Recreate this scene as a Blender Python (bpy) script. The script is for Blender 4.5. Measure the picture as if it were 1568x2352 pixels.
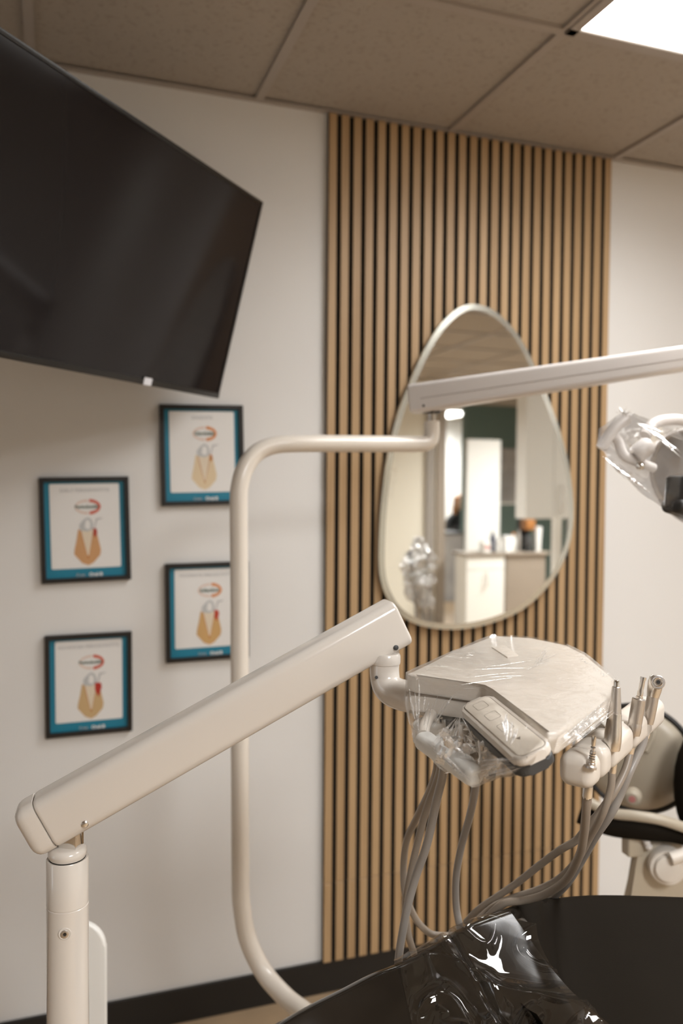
import bpy, bmesh, math, random
from mathutils import Vector, Matrix, noise
random.seed(7)
C = bpy.context.scene.collection
for o in list(bpy.data.objects): bpy.data.objects.remove(o)

# ------------------------------------------------------------------ camera
F, YAW, PIT, ROL = 1886.56, 0.33676, 0.032877, 0.007685
CAMZ = 1.552
def c2w(x, y, z):                       # camera axes (right, up, forward) -> world
    cp, sp = math.cos(PIT), math.sin(PIT); cy, sy = math.cos(YAW), math.sin(YAW)
    Y2 = y*cp - z*sp; Z2 = z*cp + y*sp
    return Vector((x*cy + Z2*sy, -x*sy + Z2*cy, Y2))
def ray(px, py):
    dx, dy = px-784, py-1176; cr, sr = math.cos(ROL), math.sin(ROL)
    u = dx*cr + dy*sr; v = -dx*sr + dy*cr
    return c2w(u/F, -v/F, 1)
O = Vector((0, 0, CAMZ))
def at(px, py, z): return O + ray(px, py)*z
def aty(px, py, Y):
    r = ray(px, py); return O + r*(Y/r.y)
cr, sr = math.cos(ROL), math.sin(ROL)
R_ = c2w(cr, sr, 0).normalized(); U_ = c2w(-sr, cr, 0).normalized(); B_ = R_.cross(U_)
cd = bpy.data.cameras.new('camera'); cam = bpy.data.objects.new('camera', cd); C.objects.link(cam)
M = Matrix((R_, U_, B_)).transposed().to_4x4(); M.translation = O; cam.matrix_world = M
cd.sensor_fit = 'HORIZONTAL'; cd.sensor_width = 36; cd.lens = 36*F/1568
cd.clip_start = 0.02; cd.dof.use_dof = True; cd.dof.focus_distance = 1.0; cd.dof.aperture_fstop = 5.0
bpy.context.scene.camera = cam
# ------------------------------------------------------------------ world, exposure
w = bpy.data.worlds.new('world'); bpy.context.scene.world = w; w.use_nodes = True
w.node_tree.nodes['Background'].inputs[0].default_value = (1, .95, .88, 1)
w.node_tree.nodes['Background'].inputs[1].default_value = 0.05
vs = bpy.context.scene.view_settings
vs.view_transform = 'Standard'; vs.look = 'None'; vs.gamma = 1; vs.use_curve_mapping = False
vs.exposure = 0.40
LIGHT = 6.0        # diffuser glow; the lamp behind each one is an area light of its size
POWER = {(1, 1): 13, (6, 1): 8, (0, 5): 62, (7, 6): 85, (3, 12): 65, (8, 14): 60}; SPREAD = 155

# ------------------------------------------------------------------ materials
def mat(name, col, rough=.5, metal=0, coat=0, bump=0, bscale=60, var=0, vscale=4, spec=None, emit=0):
    m = bpy.data.materials.new(name); m.use_nodes = True; nt = m.node_tree
    b = nt.nodes['Principled BSDF']; c = tuple(col)+(1,)
    b.inputs['Base Color'].default_value = c; b.inputs['Roughness'].default_value = rough
    b.inputs['Metallic'].default_value = metal; b.inputs['Coat Weight'].default_value = coat
    b.inputs['Coat Roughness'].default_value = .08
    if spec is not None: b.inputs['Specular IOR Level'].default_value = spec
    if emit:
        b.inputs['Emission Color'].default_value = c; b.inputs['Emission Strength'].default_value = emit
    tc = nt.nodes.new('ShaderNodeTexCoord')
    n = nt.nodes.new('ShaderNodeTexNoise'); n.inputs['Scale'].default_value = vscale; n.inputs['Detail'].default_value = 4
    nt.links.new(tc.outputs['Object'], n.inputs['Vector'])
    if var:
        mx = nt.nodes.new('ShaderNodeMix'); mx.data_type = 'RGBA'
        mx.inputs['A'].default_value = tuple(min(1, x*(1+var)) for x in col)+(1,)
        mx.inputs['B'].default_value = tuple(x*(1-var) for x in col)+(1,)
        nt.links.new(n.outputs['Fac'], mx.inputs['Factor']); nt.links.new(mx.outputs['Result'], b.inputs['Base Color'])
    if bump:
        n2 = nt.nodes.new('ShaderNodeTexNoise'); n2.inputs['Scale'].default_value = bscale; n2.inputs['Detail'].default_value = 3
        nt.links.new(tc.outputs['Object'], n2.inputs['Vector'])
        bp = nt.nodes.new('ShaderNodeBump'); bp.inputs['Strength'].default_value = bump; bp.inputs['Distance'].default_value = .002
        nt.links.new(n2.outputs['Fac'], bp.inputs['Height']); nt.links.new(bp.outputs['Normal'], b.inputs['Normal'])
    return m
MAT = {}
MAT['wall'] = mat('wall_paint', (.765, .755, .735), .75, bump=.15, bscale=220, var=.015)
MAT['plaster'] = mat('cream_partition_paint', (.72, .68, .58), .7, var=.02)
MAT['floor'] = mat('floor_vinyl', (.40, .285, .175), .35, var=.2, vscale=9)
MAT['black'] = mat('black_baseboard', (.012, .011, .010), .45, var=.1)
MAT['felt'] = mat('black_felt', (.010, .008, .006), .95, bump=.3)
MAT['cream'] = mat('cream_enamel', (.71, .66, .60), .2, coat=.5, var=.012)
MAT['creamm'] = mat('cream_moulded_plastic', (.72, .66, .585), .36, coat=.15, var=.015)
MAT['ivory'] = mat('ivory_keypad', (.80, .73, .63), .3, var=.01)
MAT['beige'] = mat('beige_shell_plastic', (.46, .40, .31), .35, var=.03)
MAT['white'] = mat('white_laminate', (.84, .83, .79), .35, var=.01)
MAT['lampw'] = mat('light_arm_enamel', (.74, .70, .67), .35, coat=.2, var=.01)
MAT['pipe'] = mat('pole_enamel', (.76, .70, .62), .28, coat=.3, var=.01)
MAT['chrome'] = mat('chrome', (.80, .78, .75), .1, 1)
MAT['steel'] = mat('brushed_steel', (.78, .75, .71), .25, 1, var=.06, vscale=90)
MAT['satin'] = mat('satin_steel', (.66, .62, .58), .36, 1, bump=.1, bscale=900)
MAT['dark'] = mat('dark_rubber', (.02, .018, .016), .45)
MAT['leather'] = mat('black_upholstery', (.014, .011, .008), .55, bump=.12, bscale=700, var=.1, spec=.12)
MAT['hose'] = mat('taupe_hose', (.30, .25, .20), .42, var=.05)
MAT['hoseg'] = mat('grey_hose', (.31, .28, .25), .38, var=.05)
MAT['tvb'] = mat('tv_black_plastic', (.010, .009, .008), .3)
MAT['tvs'] = mat('tv_screen', (.012, .010, .011), .10, spec=.28)
MAT['sticker'] = mat('sticker_paper', (.8, .82, .88), .5)
MAT['frame'] = mat('black_frame', (.012, .010, .009), .4)
MAT['teal'] = mat('teal_print', (.006, .20, .31), .45, var=.03)
MAT['paper'] = mat('poster_paper', (.80, .79, .77), .45, var=.01)
MAT['ink'] = mat('grey_print', (.42, .42, .42), .6)
MAT['greenink'] = mat('green_grey_print', (.14, .19, .16), .6)
MAT['dark_g'] = mat('charcoal_plastic', (.05, .05, .05), .5)
MAT['green'] = mat('dark_green_paint', (.10, .15, .13), .6, var=.03)
MAT['counter'] = mat('brown_laminate', (.30, .25, .20), .5, var=.08)
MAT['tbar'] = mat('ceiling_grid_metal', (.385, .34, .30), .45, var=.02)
MAT['amber'] = mat('amber_reflector', (.72, .60, .40), .2, .15, var=.3, vscale=25)
MAT['hair'] = mat('auburn_hair', (.30, .12, .03), .5, var=.3, vscale=60)
MAT['skin'] = mat('skin', (.55, .33, .22), .5)
MAT['cloth'] = mat('black_clothing', (.012, .012, .013), .8)
MAT['artg'] = mat('grey_painting', (.34, .33, .32), .6, var=.55, vscale=5)
MAT['blue'] = mat('dark_blue_plastic', (.03, .035, .07), .4)
MAT['pink'] = mat('pink_label', (.55, .22, .20), .5)
MAT['orange'] = mat('orange_label', (.75, .30, .10), .5)
MAT['glowpane'] = mat('glowing_frosted_pane', (.86, .93, 1), .4, emit=1.8)  # glow of the added pane on the left wall
MAT['diff'] = mat('light_diffuser', (1, .985, .96), .4, emit=LIGHT)
for k, c in (('gum0', (.72, .58, .38)), ('gum1', (.60, .33, .15)), ('gum2', (.60, .37, .15)), ('gum3', (.58, .40, .20)),
             ('sore0', (.50, .20, .05)), ('sore1', (.42, .05, .03)), ('sore2', (.50, .06, .03)), ('sore3', (.45, .03, .015)),
             ('root', (.74, .64, .50)), ('crown', (.52, .53, .53)), ('redp', (.62, .12, .07)), ('orp', (.68, .27, .09)), ('pinkp', (.74, .58, .50))):
    MAT[k] = mat('print_'+k, c, .55, var=.05)

MAT['leather'].node_tree.nodes['Principled BSDF'].inputs['IOR'].default_value = 1.16
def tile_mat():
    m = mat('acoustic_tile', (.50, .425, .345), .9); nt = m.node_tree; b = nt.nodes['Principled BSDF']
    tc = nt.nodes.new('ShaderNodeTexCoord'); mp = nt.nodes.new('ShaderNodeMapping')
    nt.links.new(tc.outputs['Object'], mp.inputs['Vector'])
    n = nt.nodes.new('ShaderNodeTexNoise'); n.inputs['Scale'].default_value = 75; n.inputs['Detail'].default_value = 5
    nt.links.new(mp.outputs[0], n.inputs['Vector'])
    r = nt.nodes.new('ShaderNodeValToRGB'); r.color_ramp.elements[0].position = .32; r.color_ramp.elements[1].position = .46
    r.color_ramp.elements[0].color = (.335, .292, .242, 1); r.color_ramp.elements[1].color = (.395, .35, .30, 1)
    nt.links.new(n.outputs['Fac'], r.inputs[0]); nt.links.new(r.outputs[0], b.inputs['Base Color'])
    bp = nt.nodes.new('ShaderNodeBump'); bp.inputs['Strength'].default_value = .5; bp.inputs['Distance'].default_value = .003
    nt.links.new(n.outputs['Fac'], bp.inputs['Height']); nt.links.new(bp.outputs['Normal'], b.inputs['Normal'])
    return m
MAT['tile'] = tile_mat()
def wood_mat():
    m = mat('oak_veneer', (.42, .26, .12), .5); nt = m.node_tree; b = nt.nodes['Principled BSDF']
    tc = nt.nodes.new('ShaderNodeTexCoord'); mp = nt.nodes.new('ShaderNodeMapping'); mp.inputs['Scale'].default_value = (60, 60, 2.2)
    oi = nt.nodes.new('ShaderNodeObjectInfo')
    ad = nt.nodes.new('ShaderNodeVectorMath'); ad.operation = 'ADD'
    ml = nt.nodes.new('ShaderNodeMath'); ml.operation = 'MULTIPLY'; ml.inputs[1].default_value = 37
    nt.links.new(oi.outputs['Random'], ml.inputs[0]); nt.links.new(tc.outputs['Object'], mp.inputs['Vector'])
    nt.links.new(mp.outputs[0], ad.inputs[0]); nt.links.new(ml.outputs[0], ad.inputs[1])
    n = nt.nodes.new('ShaderNodeTexNoise'); n.inputs['Scale'].default_value = 1; n.inputs['Detail'].default_value = 5
    nt.links.new(ad.outputs[0], n.inputs['Vector'])
    r = nt.nodes.new('ShaderNodeValToRGB'); r.color_ramp.elements[0].position = .3; r.color_ramp.elements[1].position = .7
    r.color_ramp.elements[0].color = (.37, .235, .115, 1); r.color_ramp.elements[1].color = (.48, .325, .175, 1)
    nt.links.new(n.outputs['Fac'], r.inputs[0]); nt.links.new(r.outputs[0], b.inputs['Base Color'])
    return m
MAT['wood'] = wood_mat()
def film_mat(name, lo, hi, tint=(1, 1, 1), scale=(1, 1, 1), nscale=30, bump=.6, haze=.06, rough=.09):
    """clear barrier film: see-through, with sharp reflections that grow at grazing angles and a milky trace where it wrinkles"""
    m = bpy.data.materials.new(name); m.use_nodes = True; nt = m.node_tree
    for n in list(nt.nodes): nt.nodes.remove(n)
    out = nt.nodes.new('ShaderNodeOutputMaterial')
    tr = nt.nodes.new('ShaderNodeBsdfTransparent'); tr.inputs[0].default_value = tint+(1,)
    gl = nt.nodes.new('ShaderNodeBsdfGlossy'); gl.inputs['Roughness'].default_value = rough; gl.inputs[0].default_value = (1, 1, 1, 1)
    df = nt.nodes.new('ShaderNodeBsdfDiffuse'); df.inputs[0].default_value = (.9, .88, .85, 1)
    lw = nt.nodes.new('ShaderNodeLayerWeight'); lw.inputs[0].default_value = .3
    tc = nt.nodes.new('ShaderNodeTexCoord'); mp = nt.nodes.new('ShaderNodeMapping'); mp.inputs['Scale'].default_value = scale
    nt.links.new(tc.outputs['Object'], mp.inputs[0])
    n = nt.nodes.new('ShaderNodeTexNoise'); n.inputs['Scale'].default_value = nscale; n.inputs['Detail'].default_value = 6; n.inputs['Distortion'].default_value = 1.2
    nt.links.new(mp.outputs[0], n.inputs['Vector'])
    bp = nt.nodes.new('ShaderNodeBump'); bp.inputs['Strength'].default_value = bump; bp.inputs['Distance'].default_value = .004
    nt.links.new(n.outputs['Fac'], bp.inputs['Height'])
    for x in (gl, df, lw): nt.links.new(bp.outputs['Normal'], x.inputs['Normal'])
    mr = nt.nodes.new('ShaderNodeMapRange'); mr.inputs['To Min'].default_value = lo; mr.inputs['To Max'].default_value = hi
    nt.links.new(lw.outputs['Fresnel'], mr.inputs['Value'])
    m1 = nt.nodes.new('ShaderNodeMixShader'); nt.links.new(mr.outputs[0], m1.inputs[0]); nt.links.new(tr.outputs[0], m1.inputs[1]); nt.links.new(gl.outputs[0], m1.inputs[2])
    rp = nt.nodes.new('ShaderNodeMapRange'); rp.inputs['From Min'].default_value = .55; rp.inputs['From Max'].default_value = .75
    rp.inputs['To Min'].default_value = haze*.3; rp.inputs['To Max'].default_value = haze*3; nt.links.new(n.outputs['Fac'], rp.inputs['Value'])
    m2 = nt.nodes.new('ShaderNodeMixShader'); nt.links.new(rp.outputs[0], m2.inputs[0]); nt.links.new(m1.outputs[0], m2.inputs[1]); nt.links.new(df.outputs[0], m2.inputs[2])
    nt.links.new(m2.outputs[0], out.inputs[0])
    return m
MAT['vinyl'] = mat('glossy_black_vinyl', (.014, .011, .008), .16, bump=.2, bscale=14, var=.1)
MAT['film'] = film_mat('barrier_film', .025, .6, nscale=35, haze=.012)
MAT['fold_glint'] = film_mat('folded_film_glint', .35, .95, nscale=60, haze=.55)  # folded film; its milky white stands in for glints on the creases
MAT['lampfilm'] = film_mat('lamp_film', .03, .6, nscale=18, haze=.03)
MAT['chairfilm'] = film_mat('chair_film', .05, .55, nscale=9, bump=.04, haze=.0, rough=.035)
def mirror_mat():
    m = bpy.data.materials.new('mirror_silver'); m.use_nodes = True; b = m.node_tree.nodes['Principled BSDF']
    b.inputs['Base Color'].default_value = (.93, .94, .91, 1); b.inputs['Metallic'].default_value = 1; b.inputs['Roughness'].default_value = .015
    return m
MAT['mirror'] = mirror_mat()
MAT['bevel'] = mat('ground_bevel', (.60, .60, .54), .22, .75)

# ------------------------------------------------------------------ helpers
def setp(o, label=None, cat=None, group=None, kind=None):
    if label: o['label'] = label
    if cat: o['category'] = cat
    if group: o['group'] = group
    if kind: o['kind'] = kind
    return o
def thing(name, label, cat, loc=(0, 0, 0), group=None):
    o = bpy.data.objects.new(name, None); C.objects.link(o); o.location = loc; o.empty_display_size = .05
    return setp(o, label, cat, group)
def obj(name, bm, m, parent=None, smooth=True, ang=40, label=None):
    """world-space bmesh -> one mesh object, kept in world place under its parent"""
    bmesh.ops.recalc_face_normals(bm, faces=bm.faces)
    me = bpy.data.meshes.new(name); bm.to_mesh(me); bm.free()
    me.materials.append(MAT[m] if isinstance(m, str) else m)
    o = bpy.data.objects.new(name, me); C.objects.link(o)
    if smooth:
        for p in me.polygons: p.use_smooth = True
        try: me.set_sharp_from_angle(angle=math.radians(ang))
        except Exception: pass
    if parent is not None:
        o.parent = parent
        off = Vector((0, 0, 0)); q = parent
        while q is not None: off += q.location; q = q.parent
        o.location = -off
    if label: o['label'] = label
    return o
def nb(): return bmesh.new()
def frame_of(d, up=Vector((0, 0, 1))):
    d = d.normalized(); s = up.cross(d)
    if s.length < 1e-4: s = Vector((1, 0, 0)).cross(d)
    s.normalize(); return s, d.cross(s).normalized()
def box(bm, a, b, bev=0, seg=2):
    vs = [bm.verts.new((x, y, z)) for x in (a[0], b[0]) for y in (a[1], b[1]) for z in (a[2], b[2])]
    fs = [bm.faces.new([vs[i] for i in q]) for q in ((0, 1, 3, 2), (4, 6, 7, 5), (0, 4, 5, 1), (2, 3, 7, 6), (0, 2, 6, 4), (1, 5, 7, 3))]
    if bev:
        es = list({e for f in fs for e in f.edges})
        bmesh.ops.bevel(bm, geom=es, offset=bev, segments=seg, affect='EDGES', profile=.6)
    return bm
def smooth_path(pts, n=10):
    if len(pts) < 3: return [Vector(p) for p in pts]
    out = []; P = [Vector(p) for p in pts]; P = [P[0]*2-P[1]]+P+[P[-1]*2-P[-2]]
    for i in range(1, len(P)-2):
        for k in range(n):
            t = k/n; a, b, c, d = P[i-1], P[i], P[i+1], P[i+2]
            out.append(.5*((2*b)+(c-a)*t+(2*a-5*b+4*c-d)*t*t+(3*b-a-3*c+d)*t**3))
    out.append(P[-2]); return out
def tube(bm, pts, r, seg=20, n=10, cap=True, smoothp=True):
    path = smooth_path(pts, n) if smoothp else [Vector(p) for p in pts]
    rs = r if callable(r) else (lambda t: r)
    prev = None; rings = []; N = len(path)
    s = None
    for i, p in enumerate(path):
        d = (path[min(i+1, N-1)]-path[max(i-1, 0)]).normalized()
        if s is None: s, u = frame_of(d)
        else:
            s = (s-d*s.dot(d)).normalized(); u = d.cross(s)
        rr = rs(i/(N-1))
        rings.append([bm.verts.new(p+(s*math.cos(a)+u*math.sin(a))*rr) for a in [2*math.pi*k/seg for k in range(seg)]])
    for i in range(N-1):
        for k in range(seg):
            bm.faces.new((rings[i][k], rings[i][(k+1) % seg], rings[i+1][(k+1) % seg], rings[i+1][k]))
    if cap: bm.faces.new(rings[0][::-1]); bm.faces.new(rings[-1])
    return bm
def lathe(bm, base, axis, prof, seg=24):
    """prof: list of (distance along axis, radius)"""
    axis = Vector(axis).normalized(); s, u = frame_of(axis); base = Vector(base); rings = []
    for h, r in prof:
        rings.append([bm.verts.new(base+axis*h+(s*math.cos(a)+u*math.sin(a))*max(r, 1e-5)) for a in [2*math.pi*k/seg for k in range(seg)]])
    for i in range(len(rings)-1):
        for k in range(seg): bm.faces.new((rings[i][k], rings[i][(k+1) % seg], rings[i+1][(k+1) % seg], rings[i+1][k]))
    bm.faces.new(rings[0][::-1]); bm.faces.new(rings[-1]); return bm
def rrect(w, h, r, n=6):
    out = []
    for cx, cy, a0 in ((w/2-r, h/2-r, 0), (-w/2+r, h/2-r, 90), (-w/2+r, -h/2+r, 180), (w/2-r, -h/2+r, 270)):
        for k in range(n+1):
            a = math.radians(a0+90*k/n); out.append((cx+r*math.cos(a), cy+r*math.sin(a)))
    return out
def beam(bm, a, b, w, h, r, endr=.0, up=Vector((0, 0, 1)), n=6, w2=None, h2=None):
    """rounded-rectangle bar from a to b with rounded ends"""
    a = Vector(a); b = Vector(b); d = (b-a); L = d.length; s, u = frame_of(d, up); dn = d.normalized()
    st = []
    if endr:
        for k in range(5):
            t = math.radians(90*k/4); st.append((endr*(1-math.sin(t)), endr*(1-math.cos(t))))
        st = [(x, y) for x, y in st][::-1]   # (pos, inset)
        st = sorted(st)
    else: st = [(0, 0)]
    stations = [(x, y) for x, y in st]+[(L-x, y) for x, y in reversed(st)]
    if endr: stations = [(endr*(1-math.cos(math.radians(90*k/4))), endr*(1-math.sin(math.radians(90*k/4)))) for k in range(5)]; stations += [(L-x, y) for x, y in reversed(stations)]
    rings = []
    for x, ins in stations:
        t = x/L; ww = w+(w2-w)*t if w2 else w; hh = h+(h2-h)*t if h2 else h
        rings.append([bm.verts.new(a+dn*x+s*p+u*q) for p, q in rrect(ww-2*ins, hh-2*ins, max(r-ins, .0004), n)])
    m = len(rings[0])
    for i in range(len(rings)-1):
        for k in range(m): bm.faces.new((rings[i][k], rings[i][(k+1) % m], rings[i+1][(k+1) % m], rings[i+1][k]))
    bm.faces.new(rings[0][::-1]); bm.faces.new(rings[-1]); return bm
def prism(bm, poly, ext, bev=0, seg=3):
    lo = [bm.verts.new(Vector(p)) for p in poly]; hi = [bm.verts.new(Vector(p)+Vector(ext)) for p in poly]; n = len(poly)
    fs = [bm.faces.new(lo[::-1]), bm.faces.new(hi)]+[bm.faces.new((lo[i], lo[(i+1) % n], hi[(i+1) % n], hi[i])) for i in range(n)]
    if bev: bmesh.ops.bevel(bm, geom=list({e for f in fs for e in f.edges}), offset=bev, segments=seg, affect='EDGES', profile=.6)
    return bm
def quadslab(bm, c, inset0, inset1, rad, thick, lift=0, bev=0):
    """rounded plate inside the quad c (4 corners), inset fractions, thickness along its normal (towards the camera)"""
    c = [Vector(x) for x in c]; U = (c[1]-c[0]+c[2]-c[3])/2; V = (c[3]-c[0]+c[2]-c[1])/2; ctr = sum(c, Vector())/4
    W, H = U.length, V.length; u = U.normalized(); nn = u.cross(V).normalized()
    if nn.dot(O-ctr) < 0: nn = -nn
    v = nn.cross(u)
    pl = [ctr+u*p+v*q+nn*lift for p, q in rrect(W-2*inset0, H-2*inset1, rad, 6)]
    prism(bm, pl, nn*thick, bev, 3); return ctr, u, v, nn
def blob(bm, c, r, seg=20, rings=12):
    bmesh.ops.create_uvsphere(bm, u_segments=seg, v_segments=rings, radius=1, matrix=Matrix.Translation(c) @ Matrix.Diagonal((r[0], r[1], r[2], 1)))
    return bm
def text_bm(s, size, org, ux, uy, depth=.0006, align='CENTER', bold=0):
    cu = bpy.data.curves.new('t', 'FONT'); cu.body = s; cu.size = size; cu.align_x = align; cu.align_y = 'CENTER'; cu.extrude = 0; cu.offset = bold; cu.resolution_u = 2
    o = bpy.data.objects.new('t', cu); C.objects.link(o); dg = bpy.context.evaluated_depsgraph_get(); dg.update()
    me = bpy.data.meshes.new_from_object(o.evaluated_get(dg)); bm = nb(); bm.from_mesh(me)
    bpy.data.objects.remove(o); bpy.data.curves.remove(cu); bpy.data.meshes.remove(me)
    ux = Vector(ux).normalized(); uy = Vector(uy).normalized()
    for vtx in bm.verts: vtx.co = Vector(org)+ux*vtx.co.x+uy*vtx.co.y
    return bm

# ================================================================== THE SETTING
D = 2.344; CEIL = CAMZ+.46802*D; T = .26021*D; X0 = .23759*D
XL, XR, YB = -3.6, 6.9, -7.8
def struct(name, bm, m, parent=None, smooth=False):
    o = obj(name, bm, m, parent, smooth)
    if parent is None: o['kind'] = 'structure'
    return o
struct('floor', box(nb(), (XL, YB, -.08), (XR, D, 0)), 'floor')
struct('wall_back', box(nb(), (XL, D, 0), (XR, D+.12, CEIL+.1)), 'wall')
struct('wall_left', box(nb(), (XL-.12, YB, 0), (XL, D+.12, CEIL+.1)), 'wall')
struct('wall_right', box(nb(), (XR, YB, 0), (XR+.12, D+.12, CEIL+.1)), 'wall')
struct('wall_front', box(nb(), (XL-.12, YB-.12, 0), (XR+.12, YB, CEIL+.1)), 'wall')
PX0, PX1 = .3303*(D-.021)-.001, .7561*(D-.021)+.001
struct('baseboard_back', box(nb(), (XL, D-.011, 0), (XR, D-.0005, .10), .003), 'black')
struct('baseboard_left', box(nb(), (XL+.0005, YB, 0), (XL+.011, D-.012, .10), .003), 'black')
# added glowing pane, unseen on the left wall, for highlights on the post
wy0, wy1, wz0, wz1 = .55, 1.00, .25, 2.10
w1 = struct('highlight_pane', box(nb(), (XL+.0005, wy0, wz0), (XL+.014, wy1, wz1), .002), 'glowpane')
fbm = nb()
for q in (((wy0-.05, wz0-.05), (wy1+.05, wz0)), ((wy0-.05, wz1), (wy1+.05, wz1+.05)), ((wy0-.05, wz0), (wy0, wz1)), ((wy1, wz0), (wy1+.05, wz1)), ((wy0, (wz0+wz1)/2-.012), (wy1, (wz0+wz1)/2+.012))):
    box(fbm, (XL+.0005, q[0][0], q[0][1]), (XL+.035, q[1][0], q[1][1]), .003, 1)
obj('highlight_pane_frame', fbm, 'white', w1, False)
# ceiling: slab, T-bar grid, lay-in tiles one by one
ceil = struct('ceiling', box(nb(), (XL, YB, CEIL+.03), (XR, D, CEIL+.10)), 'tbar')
i0, i1 = math.floor((XL-X0)/T), math.ceil((XR-X0)/T); j1 = math.ceil((D-YB)/T)
g = nb()
for i in range(i0, i1+1):
    x = X0+i*T
    if XL < x < XR: box(g, (x-.012, YB, CEIL-.001), (x+.012, D, CEIL+.02))
for j in range(1, j1+1):
    y = D-j*T
    if y > YB: box(g, (XL, y-.012, CEIL-.0012), (XR, y+.012, CEIL+.02))
box(g, (XL, D-.022, CEIL-.0015), (XR, D-.0002, CEIL+.003))
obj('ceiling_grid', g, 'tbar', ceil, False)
LIGHTS = [(1, 1), (6, 1), (0, 5), (7, 6), (3, 12), (8, 14)]
occ = {(i, j+k) for i, j in LIGHTS for k in (0, 1)}
tm = None
for i in range(i0, i1):
    for j in range(0, j1):
        if (i, j) in occ: continue
        xa, xb = max(X0+i*T, XL)+.009, min(X0+(i+1)*T, XR)-.009; ya, yb = max(D-(j+1)*T, YB)+.009, D-j*T-.009
        if xb-xa < .05 or yb-ya < .05: continue
        full = abs(xb-xa-(T-.018)) < 1e-4 and abs(yb-ya-(T-.018)) < 1e-4
        if full and tm:
            o = tm.copy(); C.objects.link(o); o.location = ((xa+xb)/2, (ya+yb)/2, CEIL); continue
        b = nb(); hx, hy = (xb-xa)/2, (yb-ya)/2
        for fx, fy, z0, z1 in ((1, 1, .008, .028),): box(b, (-hx, -hy, z0), (hx, hy, z1), .003, 1)
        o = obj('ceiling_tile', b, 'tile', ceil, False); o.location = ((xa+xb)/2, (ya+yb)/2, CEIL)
        if full and tm is None: tm = o
names = {(1, 1): 'recessed ceiling troffer with bright white diffuser above the slat panel wall',
         (6, 1): 'recessed ceiling troffer at the far right by the long wall',
         (0, 5): 'recessed ceiling troffer behind the camera',
         (7, 6): 'recessed ceiling troffer behind the camera on the right', 
         (3, 12): 'recessed ceiling troffer at the room end in the middle', (8, 14): 'recessed ceiling troffer glowing in the mirror above the far doorway'}
for i, j in LIGHTS:
    xa, xb, ya, yb = X0+i*T, X0+(i+1)*T, D-(j+2)*T, D-j*T
    t = thing('ceiling_light', names[(i, j)], 'light', ((xa+xb)/2, (ya+yb)/2, CEIL), 'recessed ceiling troffers')
    b = nb()
    for q in (((xa, ya), (xb, ya+.028)), ((xa, yb-.028), (xb, yb)), ((xa, ya), (xa+.028, yb)), ((xb-.028, ya), (xb, yb))):
        box(b, (q[0][0], q[0][1], CEIL-.006), (q[1][0], q[1][1], CEIL+.012), .002, 1)
    obj('light_frame', b, 'tbar', t, False)
    al = bpy.data.lights.new('lamp', 'AREA'); al.shape = 'RECTANGLE'; al.size = T-.07; al.size_y = 2*T-.07; al.energy = POWER[(i, j)]; al.spread = math.radians(SPREAD); al.color = (.985, .99, 1)
    lo_ = bpy.data.objects.new('lamp', al); C.objects.link(lo_); lo_.parent = t; lo_.location = (0, 0, -.003)
    obj('diffuser', box(nb(), (xa+.028, ya+.028, CEIL-.001), (xb-.028, yb-.028, CEIL+.010)), 'diff', t, False)

# ================================================================== SLAT PANEL
YF = D-.021
sp = thing('slat_panel', 'tall oak slatted wall panel with black gaps behind the mirror', 'panel', ((PX0+PX1)/2, D, .1))
obj('backing', box(nb(), (PX0+.002, D-.009, .1005), (PX1-.002, D-.0005, CEIL-.004)), 'felt', sp, False)
seamZ = aty(1084, 1977, YF).z
NS = 26; pitch = (PX1-PX0-.0248)/(NS-1); sw = .0248
pro = {}
for k in range(NS):
    x = PX0+sw/2+k*pitch
    for part, (za, zb) in (('lo', (.1005, seamZ-.0006)), ('hi', (seamZ+.0006, CEIL-.004))):
        if part not in pro:
            o = obj('slat', box(nb(), (-sw/2, -.006, za), (sw/2, .006, zb), .0012, 1), 'wood', sp, False); pro[part] = o
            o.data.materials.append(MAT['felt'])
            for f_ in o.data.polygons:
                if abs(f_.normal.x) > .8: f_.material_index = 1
        else: o = pro[part].copy(); C.objects.link(o)
        o.location = Vector((x, YF+.006, 0))-sp.location

# ================================================================== MIRROR
YM = D-.042
egg = [(1085, 697), (1050, 708), (1010, 745), (975, 800), (945, 865), (912, 950), (890, 1040), (877, 1130), (870, 1230), (871, 1320), (890, 1378), (920, 1415), (965, 1438), (1025, 1447),
       (1085, 1443), (1150, 1425), (1205, 1398), (1255, 1352), (1290, 1300), (1311, 1240), (1318, 1170), (1309, 1080), (1290, 1000), (1262, 920), (1228, 838), (1195, 775), (1160, 733), (1125, 707)]
def loop_smooth(P, n=4):
    out = []; N = len(P)
    for i in range(N):
        a, b, c, d = P[i-1], P[i], P[(i+1) % N], P[(i+2) % N]
        for k in range(n):
            t = k/n; out.append(.5*((2*b)+(c-a)*t+(2*a-5*b+4*c-d)*t*t+(3*b-a-3*c+d)*t**3))
    return out
E3 = loop_smooth([aty(x, y, YM) for x, y in egg]); ec = sum(E3, Vector())/len(E3)
def inset(P, d):
    out = []; N = len(P)
    for i, p in enumerate(P):
        tg = (P[(i+1) % N]-P[i-1]).normalized(); nrm = Vector((tg.z, 0, -tg.x))
        if nrm.dot(ec-p) < 0: nrm = -nrm
        out.append(p+nrm*d)
    return out
mr = thing('wall_mirror', 'egg-shaped mirror with a pale rim hanging on the oak slats', 'mirror', (ec.x, YF, ec.z))
E_in = inset(E3, .020)
b = nb(); prism(b, [p+Vector((0, -.0015, 0)) for p in E_in], (0, .0012, 0)); obj('mirror_glass', b, 'mirror', mr, False)
b = nb(); N = len(E3); ra = [b.verts.new(p+Vector((0, -.0015, 0))) for p in E_in]; rb = [b.verts.new(p+Vector((0, -.0002, 0))) for p in inset(E3, .0015)]; rc = [b.verts.new(p+Vector((0, .006, 0))) for p in E3]
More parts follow.
